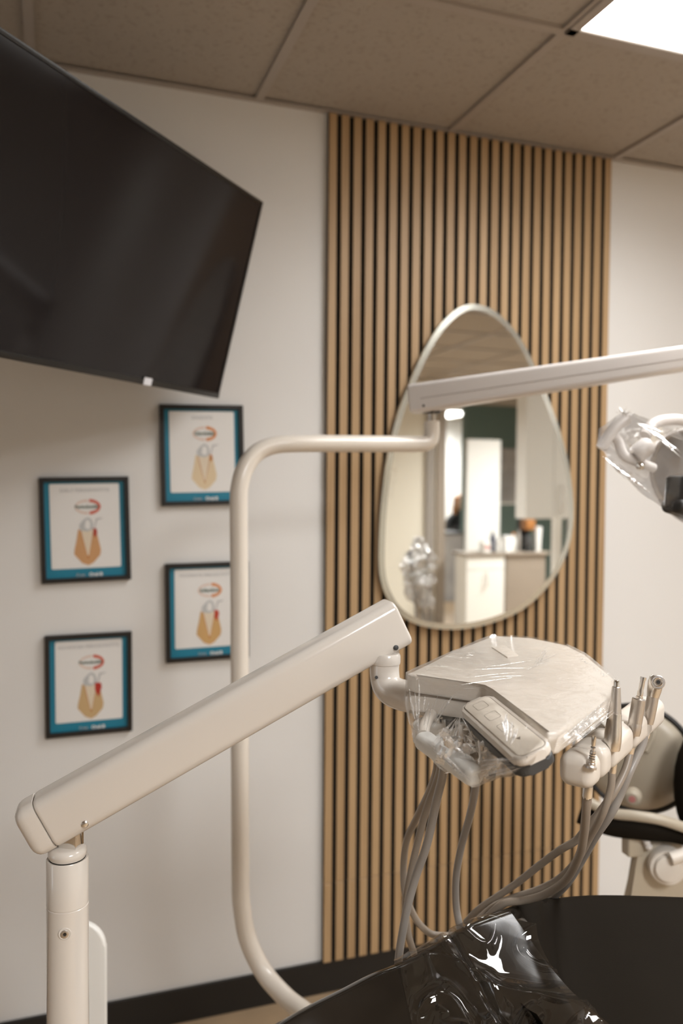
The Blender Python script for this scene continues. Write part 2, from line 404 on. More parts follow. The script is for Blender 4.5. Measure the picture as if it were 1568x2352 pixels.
for i in range(N):
    k = (i+1) % N; b.faces.new((ra[i], ra[k], rb[k], rb[i])); b.faces.new((rb[i], rb[k], rc[k], rc[i]))
obj('bevelled_edge', b, 'bevel', mr, False)
b = nb(); prism(b, [p+Vector((0, .0065, 0)) for p in inset(E3, .004)], (0, .0140, 0)); obj('mirror_backing', b, 'lampw', mr, False)

# ================================================================== TELEVISION
tvh, tvw = .53, .97
k_ = tvh/.5; TR = Vector((.4929*k_, 2.0212*k_, .7030*k_))+O; pa, ta = math.radians(47.653), math.radians(14.9)
tx = Vector((math.cos(pa), math.sin(pa), 0)); tn0 = Vector((tx.y, -tx.x, 0)); tu = Vector((0, 0, 1))*math.cos(ta)+tn0*math.sin(ta)
tn = tx.cross(tu).normalized()
if tn.dot(O-TR) < 0: tn = -tn
def tvp(a, b_, c=0): return TR-tx*a-tu*b_+tn*c          # a from right, b from top
def tvbox(bm, a0, a1, b0, b1, c0, c1, bev=.002):
    q = [tvp(a0, b0, c0), tvp(a1, b0, c0), tvp(a1, b1, c0), tvp(a0, b1, c0)]; return prism(bm, q, tn*(c1-c0), bev, 2)
tv = thing('television', 'large black flat-screen television tilted out from the wall on a bracket', 'television', tvp(tvw/2, tvh/2, -.03))
obj('housing', tvbox(nb(), 0, tvw, 0, tvh, -.035, -.001, .004), 'tvb', tv)
b = nb(); tvbox(b, 0, tvw, 0, .009, -.001, .003, .001); tvbox(b, 0, tvw, tvh-.014, tvh, -.001, .004, .001); tvbox(b, 0, .008, 0, tvh, -.001, .003, .001); tvbox(b, tvw-.008, tvw, 0, tvh, -.001, .003, .001)
obj('bezel', b, 'tvb', tv)
obj('screen', tvbox(nb(), .007, tvw-.007, .008, tvh-.013, -.001, .0006, 0), 'tvs', tv, False)
obj('sticker', tvbox(nb(), .306, .336, tvh-.018, tvh-.0005, .0042, .0048, 0), 'sticker', tv, False, label='small white paper sticker')
obj('rear_cover', tvbox(nb(), .12, tvw-.12, .12, tvh-.06, -.07, -.0352, .012), 'tvb', tv)
b = nb(); m0 = tvp(tvw/2, tvh/2, -.07); wp = Vector((m0.x-.02, D-.022, m0.z)); mid = Vector((m0.x-.15, (m0.y+D)/2, m0.z))
tube(b, [m0, mid], .018, 12, smoothp=False); tube(b, [mid, wp], .018, 12, smoothp=False); box(b, (wp.x-.06, D-.024, wp.z-.14), (wp.x+.06, D-.0005, wp.z+.14), .004)
obj('wall_bracket', b, 'tvb', tv)

# ================================================================== POSTERS
def poster(px, label, gk, title, kk):
    q = [aty(x, y, D-.016) for x, y in px]                        # TL TR BR BL
    ux = (q[1]-q[0]+q[2]-q[3]).normalized(); uy = (q[0]-q[3]+q[1]-q[2]).normalized(); uy = (uy-ux*uy.dot(ux)).normalized(); n = Vector((0, -1, 0))
    W = ((q[1]-q[0]).length+(q[2]-q[3]).length)/2; H = ((q[0]-q[3]).length+(q[1]-q[2]).length)/2; c = sum(q, Vector())/4
    t = thing('picture_frame', label, 'picture', (c.x, D-.001, c.z), 'framed tooth diagrams')
    def P(a, b_, d=0): return c+ux*a*W/2+uy*b_*H/2+n*d
    fw = .0125
    b = nb()
    o4 = [(-1, -1), (1, -1), (1, 1), (-1, 1)]
    oo = [c+ux*sx*W/2+uy*sy*H/2 for sx, sy in o4]; ii = [c+ux*sx*(W/2-fw)+uy*sy*(H/2-fw) for sx, sy in o4]
    for k in range(4):
        l = (k+1) % 4; prism(b, [oo[k]-n*.0155, oo[l]-n*.0155, ii[l]-n*.0155, ii[k]-n*.0155], n*.0155, .0008, 1)
    obj('frame_moulding', b, 'frame', t, False)
    def rect(bm, w2, h2, cy, lift, th=.0006, r=0):
        pl = [c+ux*p+uy*(qq+cy)+n*lift for p, qq in rrect(w2, h2, max(r, .0005), 4)]; prism(bm, pl, n*th); return bm
    iw, ih = W-2*fw, H-2*fw
    po = obj('poster', rect(nb(), iw+.002, ih+.002, 0, -.0100), 'teal', t, False)
    obj('white_panel', rect(nb(), iw-.027, ih-.030, .0095, -.0092, r=.004), 'paper', po, False)
    L = -.0084
    def poly(name, pts, m, lift=0):
        b2 = nb(); prism(b2, [c+ux*x*W+uy*y*H+n*(L+lift) for x, y in pts], n*.0004); return obj(name, b2, m, po, False)
    ts = .0125
    obj('title_lettering', text_bm(title, ts, c+ux*.0+uy*H*.372+n*(L+.0004), ux, uy), 'ink', po, False)
    # jaw emblem: broken oval ring, stronger on the right, with a grey-green word bar
    def arc(x0, y0, rx, ry, a0, a1, w_, m, nm, lift=0):
        pts = []; K = 14
        for k in range(K+1):
            a = math.radians(a0+(a1-a0)*k/K); pts.append((x0+rx*math.cos(a), y0+ry*math.sin(a)))
        for k in range(K, -1, -1):
            a = math.radians(a0+(a1-a0)*k/K); pts.append((x0+(rx-w_*.9)*math.cos(a), y0+(ry-w_)*math.sin(a)))
        poly(nm, pts, m, lift)
    strong = 'orp' if kk in (0, 2) else 'redp'
    arc(.03, .215, .145, .070, 88, 272, .020, 'pinkp', 'emblem_arc'); arc(.03, .215, .145, .076, -82, 82, .030, strong, 'emblem_arc', .0002)
    obj('emblem_lettering', text_bm({0: 'Gingivitis', 1: 'Periodontitis', 2: 'Infection', 3: 'Periodontitis'}[kk], .0155 if kk in (0, 2) else .0125, c+ux*.025*W+uy*.215*H+n*(L+.0006), ux, uy, bold=.0005), 'greenink', po, False)
    gx = .02
    poly('gum', [(gx-.105, 0), (gx-.075, 0), (gx-.05, -.10), (gx, -.26), (gx, -.345), (gx-.07, -.32), (gx-.155, -.235), (gx-.15, -.19), (gx-.125, -.10)], gk)
    poly('gum', [(gx+.095, .0), (gx+.065, .0), (gx+.045, -.10), (gx, -.26), (gx, -.345), (gx+.06, -.32), (gx+.135, -.25), (gx+.145, -.20), (gx+.12, -.10)], gk)
    poly('gum_edge', [(gx-.082, 0), (gx-.072, 0), (gx-.045, -.10), (gx, -.24), (gx+.04, -.10), (gx+.062, 0), (gx+.072, 0), (gx+.05, -.11), (gx, -.29), (gx-.056, -.11)], 'sore0', .0001)
    poly('tooth_root', [(gx-.075, .0), (gx+.065, .0), (gx+.042, -.11), (gx+.008, -.25), (gx-.008, -.25), (gx-.046, -.11)], 'root', .0003)
    poly('tooth_crown', [(gx-.085, -.01), (gx-.09, .04), (gx-.065, .07), (gx-.03, .10), (gx+.005, .115), (gx+.04, .10), (gx+.062, .06), (gx+.065, .0), (gx, -.02)], 'crown', .0004)
    poly('crown_highlight', [(gx-.03, .02), (gx-.02, .08), (gx+.01, .095), (gx+.035, .06), (gx+.03, .01), (gx, -.0)], 'paper', .0005)
    sw_ = {0: (.075, .025, .06), 1: (.075, .035, .075), 2: (.07, .05, .10), 3: (.055, .07, .13)}[kk]
    poly('sore_gum', [(gx+sw_[0]-.01, .01), (gx+sw_[0]+sw_[1]-.01, .005), (gx+sw_[0]+sw_[1], -.035), (gx+sw_[0]+sw_[1]*.6-.01, -.005-sw_[2]), (gx+sw_[0]-.01, -.06)], 'sore%d' % kk, .0005)
    poly('probe', [(gx+.075, .01), (gx+.084, .01), (gx+.11, .09), (gx+.17, .10), (gx+.17, .107), (gx+.10, .10)], 'ink', .0005)
    obj('logo_lettering', text_bm('Crest', .010, c-ux*.07*W-uy*(H/2-.0185)+n*-.0086, ux, uy), 'pinkp', po, False)
    obj('logo_lettering', text_bm('Oral-B', .013, c+ux*.10*W-uy*(H/2-.0185)+n*-.0086, ux, uy, bold=.0006), 'paper', po, False)
poster([(88, 1097), (297, 1094), (300, 1331), (96, 1342)], 'black-framed tooth poster hanging just above the bottom left one', 'gum1', 'EARLY PERIODONTITIS', 1)
poster([(366, 928), (559, 931), (562, 1158), (372, 1163)], 'black-framed tooth poster just below the television corner', 'gum0', 'GINGIVITIS', 0)
poster([(379, 1296), (571, 1289), (572, 1510), (383, 1524)], 'black-framed tooth poster partly hidden by the pale light pole, lower one', 'gum2', 'MODERATE PERIODONTITIS', 2)
poster([(101, 1462), (303, 1451), (304, 1679), (106, 1698)], 'black-framed tooth poster with reddest gum, lowest on the left', 'gum3', 'ADVANCED PERIODONTITIS', 3)

# ================================================================== DELIVERY UNIT
du = thing('dental_delivery_unit', 'cream dental delivery unit with slanting arm on post at left', 'dental unit', (at(155, 1975, 1.0).x, at(155, 1975, 1.0).y, 0))
P0 = at(155, 1968, 1.0); px_, py_ = P0.x, P0.y
def Vz(z): return Vector((px_, py_, z))
b = nb(); zt = P0.z
lathe(b, Vz(.06), (0, 0, 1), [(0, .0247), (zt-.06-.058, .0247), (zt-.06-.0575, .0242), (zt-.06-.0565, .0242), (zt-.06-.056, .0247), (zt-.06-.001, .0247), (zt-.06, .024), (zt-.0605, .0215), (zt-.075, .021)], 48)
post = obj('post', b, 'cream', du)
fc = at(148, 2150, .974); fd = (Vector((O.x, O.y, fc.z))-Vector((px_, py_, fc.z))).normalized()
sd = (fd+R_*-.14).normalized(); sc = Vector((px_, py_, fc.z))+sd*.0247
b = nb(); lathe(b, sc-sd*.002, sd, [(0, .0074), (.0021, .0074), (.0024, .0070), (.0024, .0064), (.0020, .0062)], 32); obj('screw_washer', b, 'cream', post)
b = nb(); lathe(b, sc, sd, [(0, .0048), (.0010, .0048), (.0014, .0040), (.0014, .0024), (.0006, .0022)], 24); obj('screw', b, 'satin', post)
b = nb(); lathe(b, sc+sd*.0005, sd, [(0, .0021), (.00035, .0021)], 6); obj('screw_socket', b, 'dark', post)
b = nb(); box(b, (px_-.16, py_-.16, .0), (px_+.16, py_+.16, .06), .02, 3); obj('post_base', b, 'cream', du)
ring = Vz(zt)
b = nb(); lathe(b, ring-Vector((0, 0, .012)), (0, 0, 1), [(0, .0165), (.004, .0205), (.0105, .0205)], 32); obj('bearing', b, 'dark', du)
b = nb(); lathe(b, ring, (0, 0, 1), [(-.001, .0165), (.0005, .0212), (.004, .0228), (.0085, .0228), (.012, .0205), (.0135, .017)], 40); obj('swivel_collar', b, 'cream', du)
A0 = at(60, 1908, .990); A1 = at(916, 1424, 1.11)
ad = (A1-A0).normalized(); as_, au = frame_of(ad)
if as_.dot(O-A0) < 0: side = -as_
else: side = as_
cb = at(168, 1925, 1.0)
b = nb(); box(b, (px_-.012, py_-.010, ring.z+.012), (px_+.012, py_+.010, ring.z+.052), .002)
for v_ in b.verts:
    q = v_.co-Vector((px_, py_, 0)); a = -.55; v_.co = Vector((px_+q.x*math.cos(a)-q.y*math.sin(a)+.004, py_+q.x*math.sin(a)+q.y*math.cos(a), q.z))
obj('pivot_block', b, 'chrome', du)
aw, ah = .050, .0645
arm = None
b = nb(); beam(b, A0+ad*.0245, A1, aw, ah, .013, .005); arm = obj('arm', b, 'cream', du)
b = nb(); beam(b, A0-ad*.002, A0+ad*.0238, aw, ah, .017, .0); 
# domed cap
b.free(); b = nb()
rg = []
for x, ins in [(.0243, 0), (.012, .0)]+[(.012-.014*math.sin(math.radians(a)), .013*(1-math.cos(math.radians(a)))) for a in (15, 30, 45, 60, 75, 90)]:
    rg.append([b.verts.new(A0+ad*x+as_*p+au*q) for p, q in rrect(aw-2*ins, ah-2*ins, max(.013-ins*.5, .004), 6)])
for i in range(len(rg)-1):
    m_ = len(rg[0])
    for k in range(m_): b.faces.new((rg[i][k], rg[i][(k+1) % m_], rg[i+1][(k+1) % m_], rg[i+1][k]))
b.faces.new(rg[0][::-1]); b.faces.new(rg[-1])
obj('end_cap', b, 'cream', arm)
s1 = A0+ad*.066-au*.021+side*(aw/2)
b = nb(); lathe(b, s1-side*.001, side, [(0, .0045), (.0018, .0045), (.0028, .0034), (.0031, .001)], 20); obj('screw', b, 'steel', arm)
s2 = A1-ad*.026-au*.023+side*(aw/2)
b = nb(); lathe(b, s2-side*.001, side, [(0, .0035), (.0018, .0035), (.0026, .0024)], 20); obj('screw', b, 'dark_g', arm)
# right hand joint: chrome pin, elbow
J = at(884, 1508, 1.095)
b = nb(); lathe(b, J, (0, 0, 1), [(-.004, .0085), (.045, .0085)], 28); obj('pivot_pin', b, 'chrome', du)
b = nb(); box(b, (J.x+.004, J.y-.006, J.z-.004), (J.x+.018, J.y+.012, J.z+.042), .001); obj('pivot_block', b, 'satin', du)
Jk = at(884, 1513, 1.095)
b = nb(); tube(b, [at(884, 1508, 1.095), at(883, 1545, 1.095), at(889, 1575, 1.09), at(910, 1592, 1.08), at(950, 1602, 1.06), at(985, 1607, 1.05)], lambda t: .0195 if t < .3 else .0195+.002*(t-.3), 32, 12)
el = obj('elbow', b, 'cream', du)
b = nb(); lathe(b, at(884, 1518, 1.095), (0, 0, 1), [(-.003, .0203), (0, .0207), (.008, .0205), (.011, .0185)], 36); obj('elbow_collar', b, 'cream', el)
b = nb(); e1 = at(864, 1556, 1.077); lathe(b, e1, (O-e1), [(-.002, .0022), (.0008, .0022)], 12); obj('screw', b, 'dark_g', el)

# head
def zt_(px, py): return 1/(1.031+.00194*(py-1577)-.0001*(px-1135))
def top(px, py, dn=0):
    p = at(px, py, zt_(px, py)); p.z -= dn; return p
poly_top = [(932, 1546), (1040, 1497), (1130, 1459), (1218, 1464), (1302, 1481), (1345, 1503), (1413, 1560), (1394, 1608), (1284, 1684), (1256, 1688), (1143, 1582), (1120, 1570), (950, 1552)]
TP = [top(*p) for p in poly_top]; hc = sum(TP, Vector())/len(TP)
b = nb(); prism(b, TP, (0, 0, -.022), .0065, 4); head = obj('head_housing', b, 'creamm', du, ang=60)
LB = [top(*p) for p in [(936, 1549), (1040, 1500), (1130, 1464), (1218, 1470), (1296, 1490), (1330, 1560), (1250, 1640), (1215, 1640), (1143, 1580), (1120, 1570)]]
def shrink(P, f, dz): return [hc+(p-hc)*f+Vector((0, 0, dz)) for p in P]
b = nb(); prism(b, shrink(LB, .97, -.021), (0, 0, -.0045)); obj('housing_groove', b, 'counter', head)
b = nb(); prism(b, shrink(LB, .985, -.0255), (0, 0, -.020), .004, 3); obj('lower_shell', b, 'creamm', head, ang=60)
lb = [top(*p) for p in [(945, 1556), (1040, 1512), (1120, 1478), (1220, 1500), (1200, 1600), (1140, 1592), (1060, 1580)]]
b = nb(); prism(b, [p+Vector((0, 0, -.052)) for p in lb], (0, 0, -.030), .008, 4); obj('underbody', b, 'white', head, ang=60)
# moulded finger recess and flap on the top
b = nb(); q = [top(1128, 1488), top(1158, 1483), top(1190, 1506), top(1165, 1512)]; prism(b, [p+Vector((0, 0, -.002)) for p in q], (0, 0, .0035), .0015, 2); obj('top_latch', b, 'creamm', head, ang=60)
# control pad on the front
pc = [at(1114, 1597, .945), at(1258, 1716, .80), at(1207, 1768, .775), at(1066, 1640, .92)]
b = nb(); quadslab(b, pc, 0, 0, .012, .010, -.004, .0032); pad = obj('control_pad', b, 'creamm', head, ang=60)
b = nb(); quadslab(b, pc, .0045, .0045, .008, .0012, .0056, .0004); kp = obj('keypad_membrane', b, 'ivory', pad, ang=60)
b = nb(); c_, u_, v_, n_ = quadslab(b, pc, .0032, .0032, .009, .0004, .0056); obj('keypad_rim', b, 'counter', pad)
b = nb(); quadslab(b, pc, .002, -.001, .012, .010, -.016, .003); obj('pad_underside', b, 'dark_g', pad, ang=60)
W_ = (pc[1]-pc[0]).length
for k in range(4):
    cc = c_+u_*(-W_*.36+W_*.21*k)+n_*.0069; 
    b = nb(); 
    if k == 3: prism(b, [cc+u_*.003, cc-u_*.002+v_*.0026, cc-u_*.002-v_*.0026], n_*.0002); obj('arrow_mark', b, 'hose', kp if False else pad, False)
    else:
        ro = [cc+u_*p+v_*q for p, q in rrect(.018, .014, .003, 4)]; ri = [cc+u_*p+v_*q for p, q in rrect(.0172, .0132, .0028, 4)]
        va = [b.verts.new(x) for x in ro]; vb = [b.verts.new(x) for x in ri]
        for i in range(len(va)): b.faces.new((va[i], va[(i+1) % len(va)], vb[(i+1) % len(va)], vb[i]))
        obj('button_outline', b, 'hose', pad, False)
# lower handle bar and the bits hanging between it and the body
b = nb(); beam(b, at(968, 1697, .945), at(1094, 1786, .845), .024, .021, .009, .007); hb = obj('handle_bar', b, 'white', head)
b = nb(); tube(b, [at(972, 1690, .945), at(975, 1668, .97), at(990, 1640, 1.0)], .007, 14); tube(b, [at(1092, 1782, .85), at(1120, 1755, .86), at(1160, 1712, .89)], .006, 14); obj('handle_bracket', b, 'creamm', head)
for k, (x, y, z, m_, r) in enumerate([(1012, 1695, .99, 'steel', .007), (1035, 1700, .975, 'dark', .006), (1060, 1712, .96, 'satin', .008), (1082, 1722, .94, 'counter', .007), (1108, 1735, .92, 'steel', .006), (1128, 1742, .90, 'dark', .006)]):
    p = at(x, y, z); b = nb(); dd = Vector((.12*(k % 3-1), .1, 1)).normalized()
    lathe(b, p-dd*.022, dd, [(0, r*.7), (.004, r), (.018, r), (.020, r*.75), (.030, r*.75), (.032, r*.9), (.046, r*.9)], 14); obj('tubing_connector', b, m_, head)
# bracket to the handpiece bar and the fins under the right edge
b = nb(); beam(b, at(1345, 1610, 1.0), at(1400, 1662, .99), .014, .012, .003, .002); obj('holder_bracket', b, 'white', head)
b = nb(); beam(b, at(1370, 1650, 1.01), at(1425, 1700, 1.0), .03, .014, .004, .002); obj('holder_arm', b, 'creamm', head)
for k, (x, y) in enumerate([(1292, 1680), (1322, 1662), (1352, 1650)]):
    b = nb(); z = .90+.03*k; prism(b, [at(x-8, y+18, z), at(x+2, y-22, z), at(x+12, y-2, z), at(x+30, y+6, z), at(x+18, y+14, z)], R_*.002+B_*-.012, .0015, 1); obj('rubber_fin', b, 'hose', head)
b = nb(); tube(b, [at(1225, 1706, .88), at(1250, 1726, .87), at(1272, 1722, .885), at(1300, 1700, .90)], .0012, 8); obj('gasket', b, 'dark_g', head)
# supply hoses
def hose(pts, r, m_, parent, name='supply_hose'):
    b = nb(); tube(b, [at(*p) for p in pts], r, 14, 8); return obj(name, b, m_, parent)
hose([(1003, 1700, 1.08), (1003, 1763, 1.10), (986, 1817, 1.14), (957, 1878, 1.2), (935, 1926, 1.24), (927, 1977, 1.25), (927, 2025, 1.25), (931, 2057, 1.25), (945, 2092, 1.26), (961, 2120, 1.27), (986, 2143, 1.28), (1012, 2149, 1.28), (1050, 2149, 1.28)], .0052, 'hose', du)
hose([(1010, 1700, 1.05), (1010, 1770, 1.07), (980, 1856, 1.1), (961, 1926, 1.12), (941, 2015, 1.14), (931, 2079, 1.16), (937, 2143, 1.18), (950, 2190, 1.2), (965, 2240, 1.2)], .0050, 'hose', du)
hose([(1020, 1700, 1.0), (1018, 1770, 1.02), (1002, 1840, 1.04), (980, 1939, 1.06), (954, 2015, 1.08), (935, 2085, 1.09), (924, 2143, 1.1), (917, 2187, 1.11), (912, 2240, 1.12)], .0055, 'hoseg', du)
hose([(1098, 1740, 1.0), (1091, 1811, 1.05), (1079, 1872, 1.1), (1059, 1945, 1.15), (1047, 2015, 1.18), (1047, 2079, 1.2), (1055, 2127, 1.2), (1062, 2170, 1.2)], .0052, 'hoseg', du)

# handpiece holder bar: four moulded blocks with notches
H0 = at(1322, 1772, .90); H1 = at(1478, 1642, 1.10); hd = (H1-H0).normalized(); hs, hu = frame_of(hd)
if hs.dot(R_) < 0: hs = -hs
HL = (H1-H0).length
seat = [at(1357, 1760, .925), at(1407, 1718, .985), at(1457, 1680, 1.04), at(1489, 1650, 1.085)]
print('SEATS', [round(1/((lambda p: (p-O).dot(-B_))(H0+hd*tt+hs*.019) or 1), 4) for tt in (0, HL)])
def seat_z(px, py):
    best = None
    for k in range(0, 401):
        p = H0+hd*(HL*1.1*k/400)+hs*.019; q = p-O; zz = q.dot(-B_); x_ = 784+F*q.dot(R_)/zz
        if best is None or abs(x_-px) < best[0]: best = (abs(x_-px), zz, k)
    return best[1]
SZ = [seat_z(1357, 0), seat_z(1407, 0), seat_z(1457, 0), seat_z(1489, 0)]; print('SZ', SZ)
seat = [at(1357, 1760, SZ[0]), at(1407, 1718, SZ[1]), at(1457, 1680, SZ[2]), at(1489, 1650, SZ[3])]
ts = [(p-H0).dot(hd) for p in seat]
ts = [max(.03, t) for t in ts]
edges = [-.004]+[t+.006 for t in ts[:3]]+[HL+.03]
hbk = None
for k in range(4):
    a_, b_2 = edges[k], edges[k+1]-.0012
    b = nb(); beam(b, H0+hd*a_, H0+hd*b_2, .040, .037, .012, .006 if k else .011); 
    me = bpy.data.meshes.new('x'); bmesh.ops.recalc_face_normals(b, faces=b.faces); b.to_mesh(me); b.free(); tmp = bpy.data.objects.new('x', me); C.objects.link(tmp)
    cu = nb(); tt = ts[k]
    cc = H0+hd*tt+hs*.017
    lathe(cu, cc-Vector((0, 0, .05)), (0, 0, 1), [(0, .0098), (.1, .0118)], 24); bmesh.ops.recalc_face_normals(cu, faces=cu.faces)
    mc = bpy.data.meshes.new('c'); cu.to_mesh(mc); cu.free(); tc_ = bpy.data.objects.new('c', mc); C.objects.link(tc_)
    md = tmp.modifiers.new('b', 'BOOLEAN'); md.operation = 'DIFFERENCE'; md.object = tc_; md.solver = 'EXACT'
    dg = bpy.context.evaluated_depsgraph_get(); dg.update(); mm = bpy.data.meshes.new_from_object(tmp.evaluated_get(dg)); fb = nb(); fb.from_mesh(mm)
    bpy.data.objects.remove(tmp); bpy.data.objects.remove(tc_)
    obj('handpiece_holder', fb, 'creamm', du, ang=50)
def hp(name, label, segs, hosep, r, hm, stem):
    """segs: parts (name, material, [(px,py,z,radius_px)...])"""
    s0 = segs[0][2][0]; p0 = at(s0[0], s0[1], s0[2]); t = thing(name, label, 'dental handpiece', p0, 'handpieces in the holder bar')
    for nm, m_, st in segs:
        b = nb(); P = [at(x, y, z) for x, y, z, rr in st]; ax = (P[-1]-P[0]).normalized()
        lathe(b, P[0], ax, [((p-P[0]).dot(ax), rr/F*z) for p, (x, y, z, rr) in zip(P, st)], 28); obj(nm, b, m_, t, ang=30)
    hose(hosep, r, hm, t, 'hose')
    b = nb(); a, c = at(*stem[0]), at(*stem[1]); lathe(b, a, c-a, [(0, r*1.12), ((c-a).length*.85, r*1.12), ((c-a).length, r*.95)], 20); obj('hose_ferrule', b, 'chrome', t)
    return t
z = SZ[0]
hp('handpiece_connector', 'bare ribbed steel hose connector in the nearest holder', [
    ('connector_base', 'satin', [(1355, 1764, z, 14), (1356, 1759, z, 14), (1357, 1756, z, 10)]),
    ('connector_body', 'steel', [(1357, 1758, z, 9), (1358, 1752, z, 9), (1358.3, 1751, z, 7.5), (1358.7, 1746, z, 8), (1359, 1745, z, 6.5), (1359.4, 1741, z, 7), (1359.6, 1740, z, 6), (1360, 1736, z, 6.8), (1360.2, 1735, z, 5.8), (1360.6, 1731, z, 6.6), (1361, 1725, z, 6.6)]),
    ('connector_nozzle', 'chrome', [(1361, 1725, z, 3.6), (1361.6, 1719, z, 3.6), (1361.7, 1718, z, 5), (1362, 1716, z, 5), (1362.2, 1714, z, 3.6), (1362.5, 1710, z, 5.2), (1363.8, 1692, z, 5.2), (1364, 1690, z, 3.8)]),
    ('seal_ring', 'dark', [(1359, 1742.6, z, 7.4), (1359.2, 1741.2, z, 7.4)]), ('seal_ring', 'dark', [(1359.7, 1737.2, z, 7.2), (1359.9, 1735.8, z, 7.2)]), ('seal_ring', 'dark', [(1360.4, 1731.6, z, 7), (1360.6, 1730.2, z, 7)]), ('seal_ring', 'dark', [(1361.6, 1717, z, 5.4), (1361.8, 1715.5, z, 5.4)])],
   [(1352, 1775, .93), (1350, 1815, .93), (1346, 1860, .94), (1340, 1920, .97), (1330, 1965, 1.0), (1299, 2021, 1.05), (1251, 2054, 1.09), (1203, 2068, 1.115), (1155, 2076, 1.13), (1115, 2110, 1.15)], .0051, 'hose', ((1350, 1806, .93), (1348.5, 1834, .93)))
z = SZ[1]
hp('slow_speed_handpiece', 'tapered silver handpiece with frosted neck, tallest in the holder', [
    ('handpiece_body', 'steel', [(1404.5, 1722, z, 17.5), (1405, 1716, z, 19), (1406, 1700, z, 19.8), (1408, 1680, z, 19.2), (1410, 1660, z, 17), (1411.5, 1638, z, 15.2)]),
    ('handpiece_neck', 'satin', [(1411.5, 1640, z, 14.8), (1412.5, 1620, z, 13), (1414, 1595, z, 10.8), (1415, 1578, z, 9.4), (1415.1, 1577, z, 8)]),
    ('handpiece_tip', 'chrome', [(1415, 1578, z, 6.8), (1415.8, 1566, z, 6.8), (1416, 1562, z, 5.4)])],
   [(1409, 1740, .985), (1405, 1772, .985), (1402, 1810, .985), (1384, 1868, .99), (1353, 1925, 1.02), (1325, 1975, 1.05), (1283, 2018, 1.09), (1235, 2043, 1.12), (1180, 2061, 1.14), (1136, 2080, 1.15), (1100, 2110, 1.16)], .0045, 'hose', ((1408, 1748, .985), (1405, 1776, .985)))
z = SZ[2]
hp('electric_motor', 'dull cylindrical handpiece motor with slim steel spindle', [
    ('motor_base', 'satin', [(1454, 1688, z, 14), (1455, 1680, z, 15.5), (1457, 1668, z, 16), (1458, 1660, z, 15)]),
    ('motor_body', 'satin', [(1458, 1660, z, 15.6), (1462, 1637, z, 15.6), (1467, 1606, z, 15.4), (1467.4, 1604, z, 13.8)]),
    ('spindle', 'steel', [(1467.4, 1606, z, 8), (1468, 1600, z, 8), (1468.5, 1599, z, 6.2), (1470, 1590, z, 7), (1471, 1585, z, 5.6), (1473, 1575, z, 5.8), (1476, 1560, z, 5.8)]),
    ('spindle_tip', 'chrome', [(1475.8, 1561, z, 6.8), (1477.2, 1555, z, 6.8)])],
   [(1450, 1705, 1.04), (1446, 1730, 1.04), (1434, 1772, 1.03), (1406, 1825, 1.02), (1373, 1870, 1.03), (1353, 1892, 1.04), (1324, 1929, 1.06), (1283, 1954, 1.08), (1235, 1990, 1.11), (1187, 2028, 1.14), (1139, 2061, 1.16), (1100, 2088, 1.18), (1070, 2118, 1.2)], .0049, 'hose', ((1449, 1708, 1.04), (1445, 1732, 1.04)))
z = SZ[3]
t4 = hp('contra_angle_handpiece', 'silver angled handpiece with round chuck face, furthest in the holder', [
    ('handpiece_body', 'satin', [(1487, 1662, z, 12), (1488, 1650, z, 13), (1493, 1625, z, 13.5), (1499, 1600, z, 13.2)]),
    ('head_shank', 'steel', [(1499, 1600, z, 13.6), (1502, 1586, z, 15.8), (1506, 1568, z, 17), (1508, 1556, z, 15), (1508.6, 1552, z, 10)])],
   [(1482, 1685, 1.08), (1474, 1712, 1.07), (1446, 1772, 1.05), (1424, 1825, 1.05), (1402, 1870, 1.05), (1369, 1918, 1.07), (1340, 1968, 1.1), (1302, 2029, 1.14), (1262, 2068, 1.18), (1230, 2100, 1.2)], .0053, 'hoseg', ((1483, 1683, 1.08), (1476, 1706, 1.075)))
f0 = at(1511, 1567, SZ[3]-.013); fn = (O-f0+Vector((.12, 0, .05))).normalized()
for nm, m_, pr in (('chuck_face', 'satin', [(-.008, .0086), (.0008, .0086), (.0016, .0078), (.0016, .001)]), ('chuck_ring', 'steel', [(0, .0056), (.0024, .0056), (.0028, .0050), (.0022, .0040), (.0022, .001)]), ('chuck_bore', 'dark', [(.001, .0024), (.0026, .0024)])):
    b = nb(); lathe(b, f0, fn, pr, 28); obj(nm, b, m_, t4, ang=30)

# ================================================================== BARRIER FILM over the head
hull = [top(*p)+Vector((0, 0, .0012)) for p in poly_top]+[p+n_*.010 for p in pc]+[p+n_*.003 for p in pc]
hull += [at(931, 1600, .985), at(934, 1645, .985), at(948, 1692, .945), at(962, 1712, .94), at(1010, 1762, .90), at(1085, 1806, .83), at(1110, 1803, .835), at(1212, 1768, .79), at(1292, 1716, .83),
         at(1396, 1634, .99), at(1408, 1596, 1.01), at(1000, 1640, 1.1), at(1230, 1560, 1.2), at(1180, 1640, 1.12)]
hc2 = sum(hull, Vector())/len(hull)
fb = nb()
for p in hull: fb.verts.new(hc2+(p-hc2)*1.004)
r_ = bmesh.ops.convex_hull(fb, input=fb.verts); 
bmesh.ops.delete(fb, geom=[e for e in r_['geom_interior'] if isinstance(e, bmesh.types.BMVert)], context='VERTS')
for _ in range(5):
    long_ = [e for e in fb.edges if e.calc_length() > .009]
    if long_: bmesh.ops.subdivide_edges(fb, edges=long_, cuts=1); bmesh.ops.triangulate(fb, faces=fb.faces)
fb.normal_update()
for v in fb.verts:
    p = v.co; k = max(0, min(1, (hc.z-.012-p.z)/.06))
    w1 = noise.noise(p*28)+.6*noise.noise(p*75)
    v.co = p+v.normal*(w1*(.0008+.0035*k))
film = obj('barrier_film', fb, 'film', None, ang=25)
setp(film, 'clear plastic barrier film wrapped around the delivery unit head', 'plastic film')
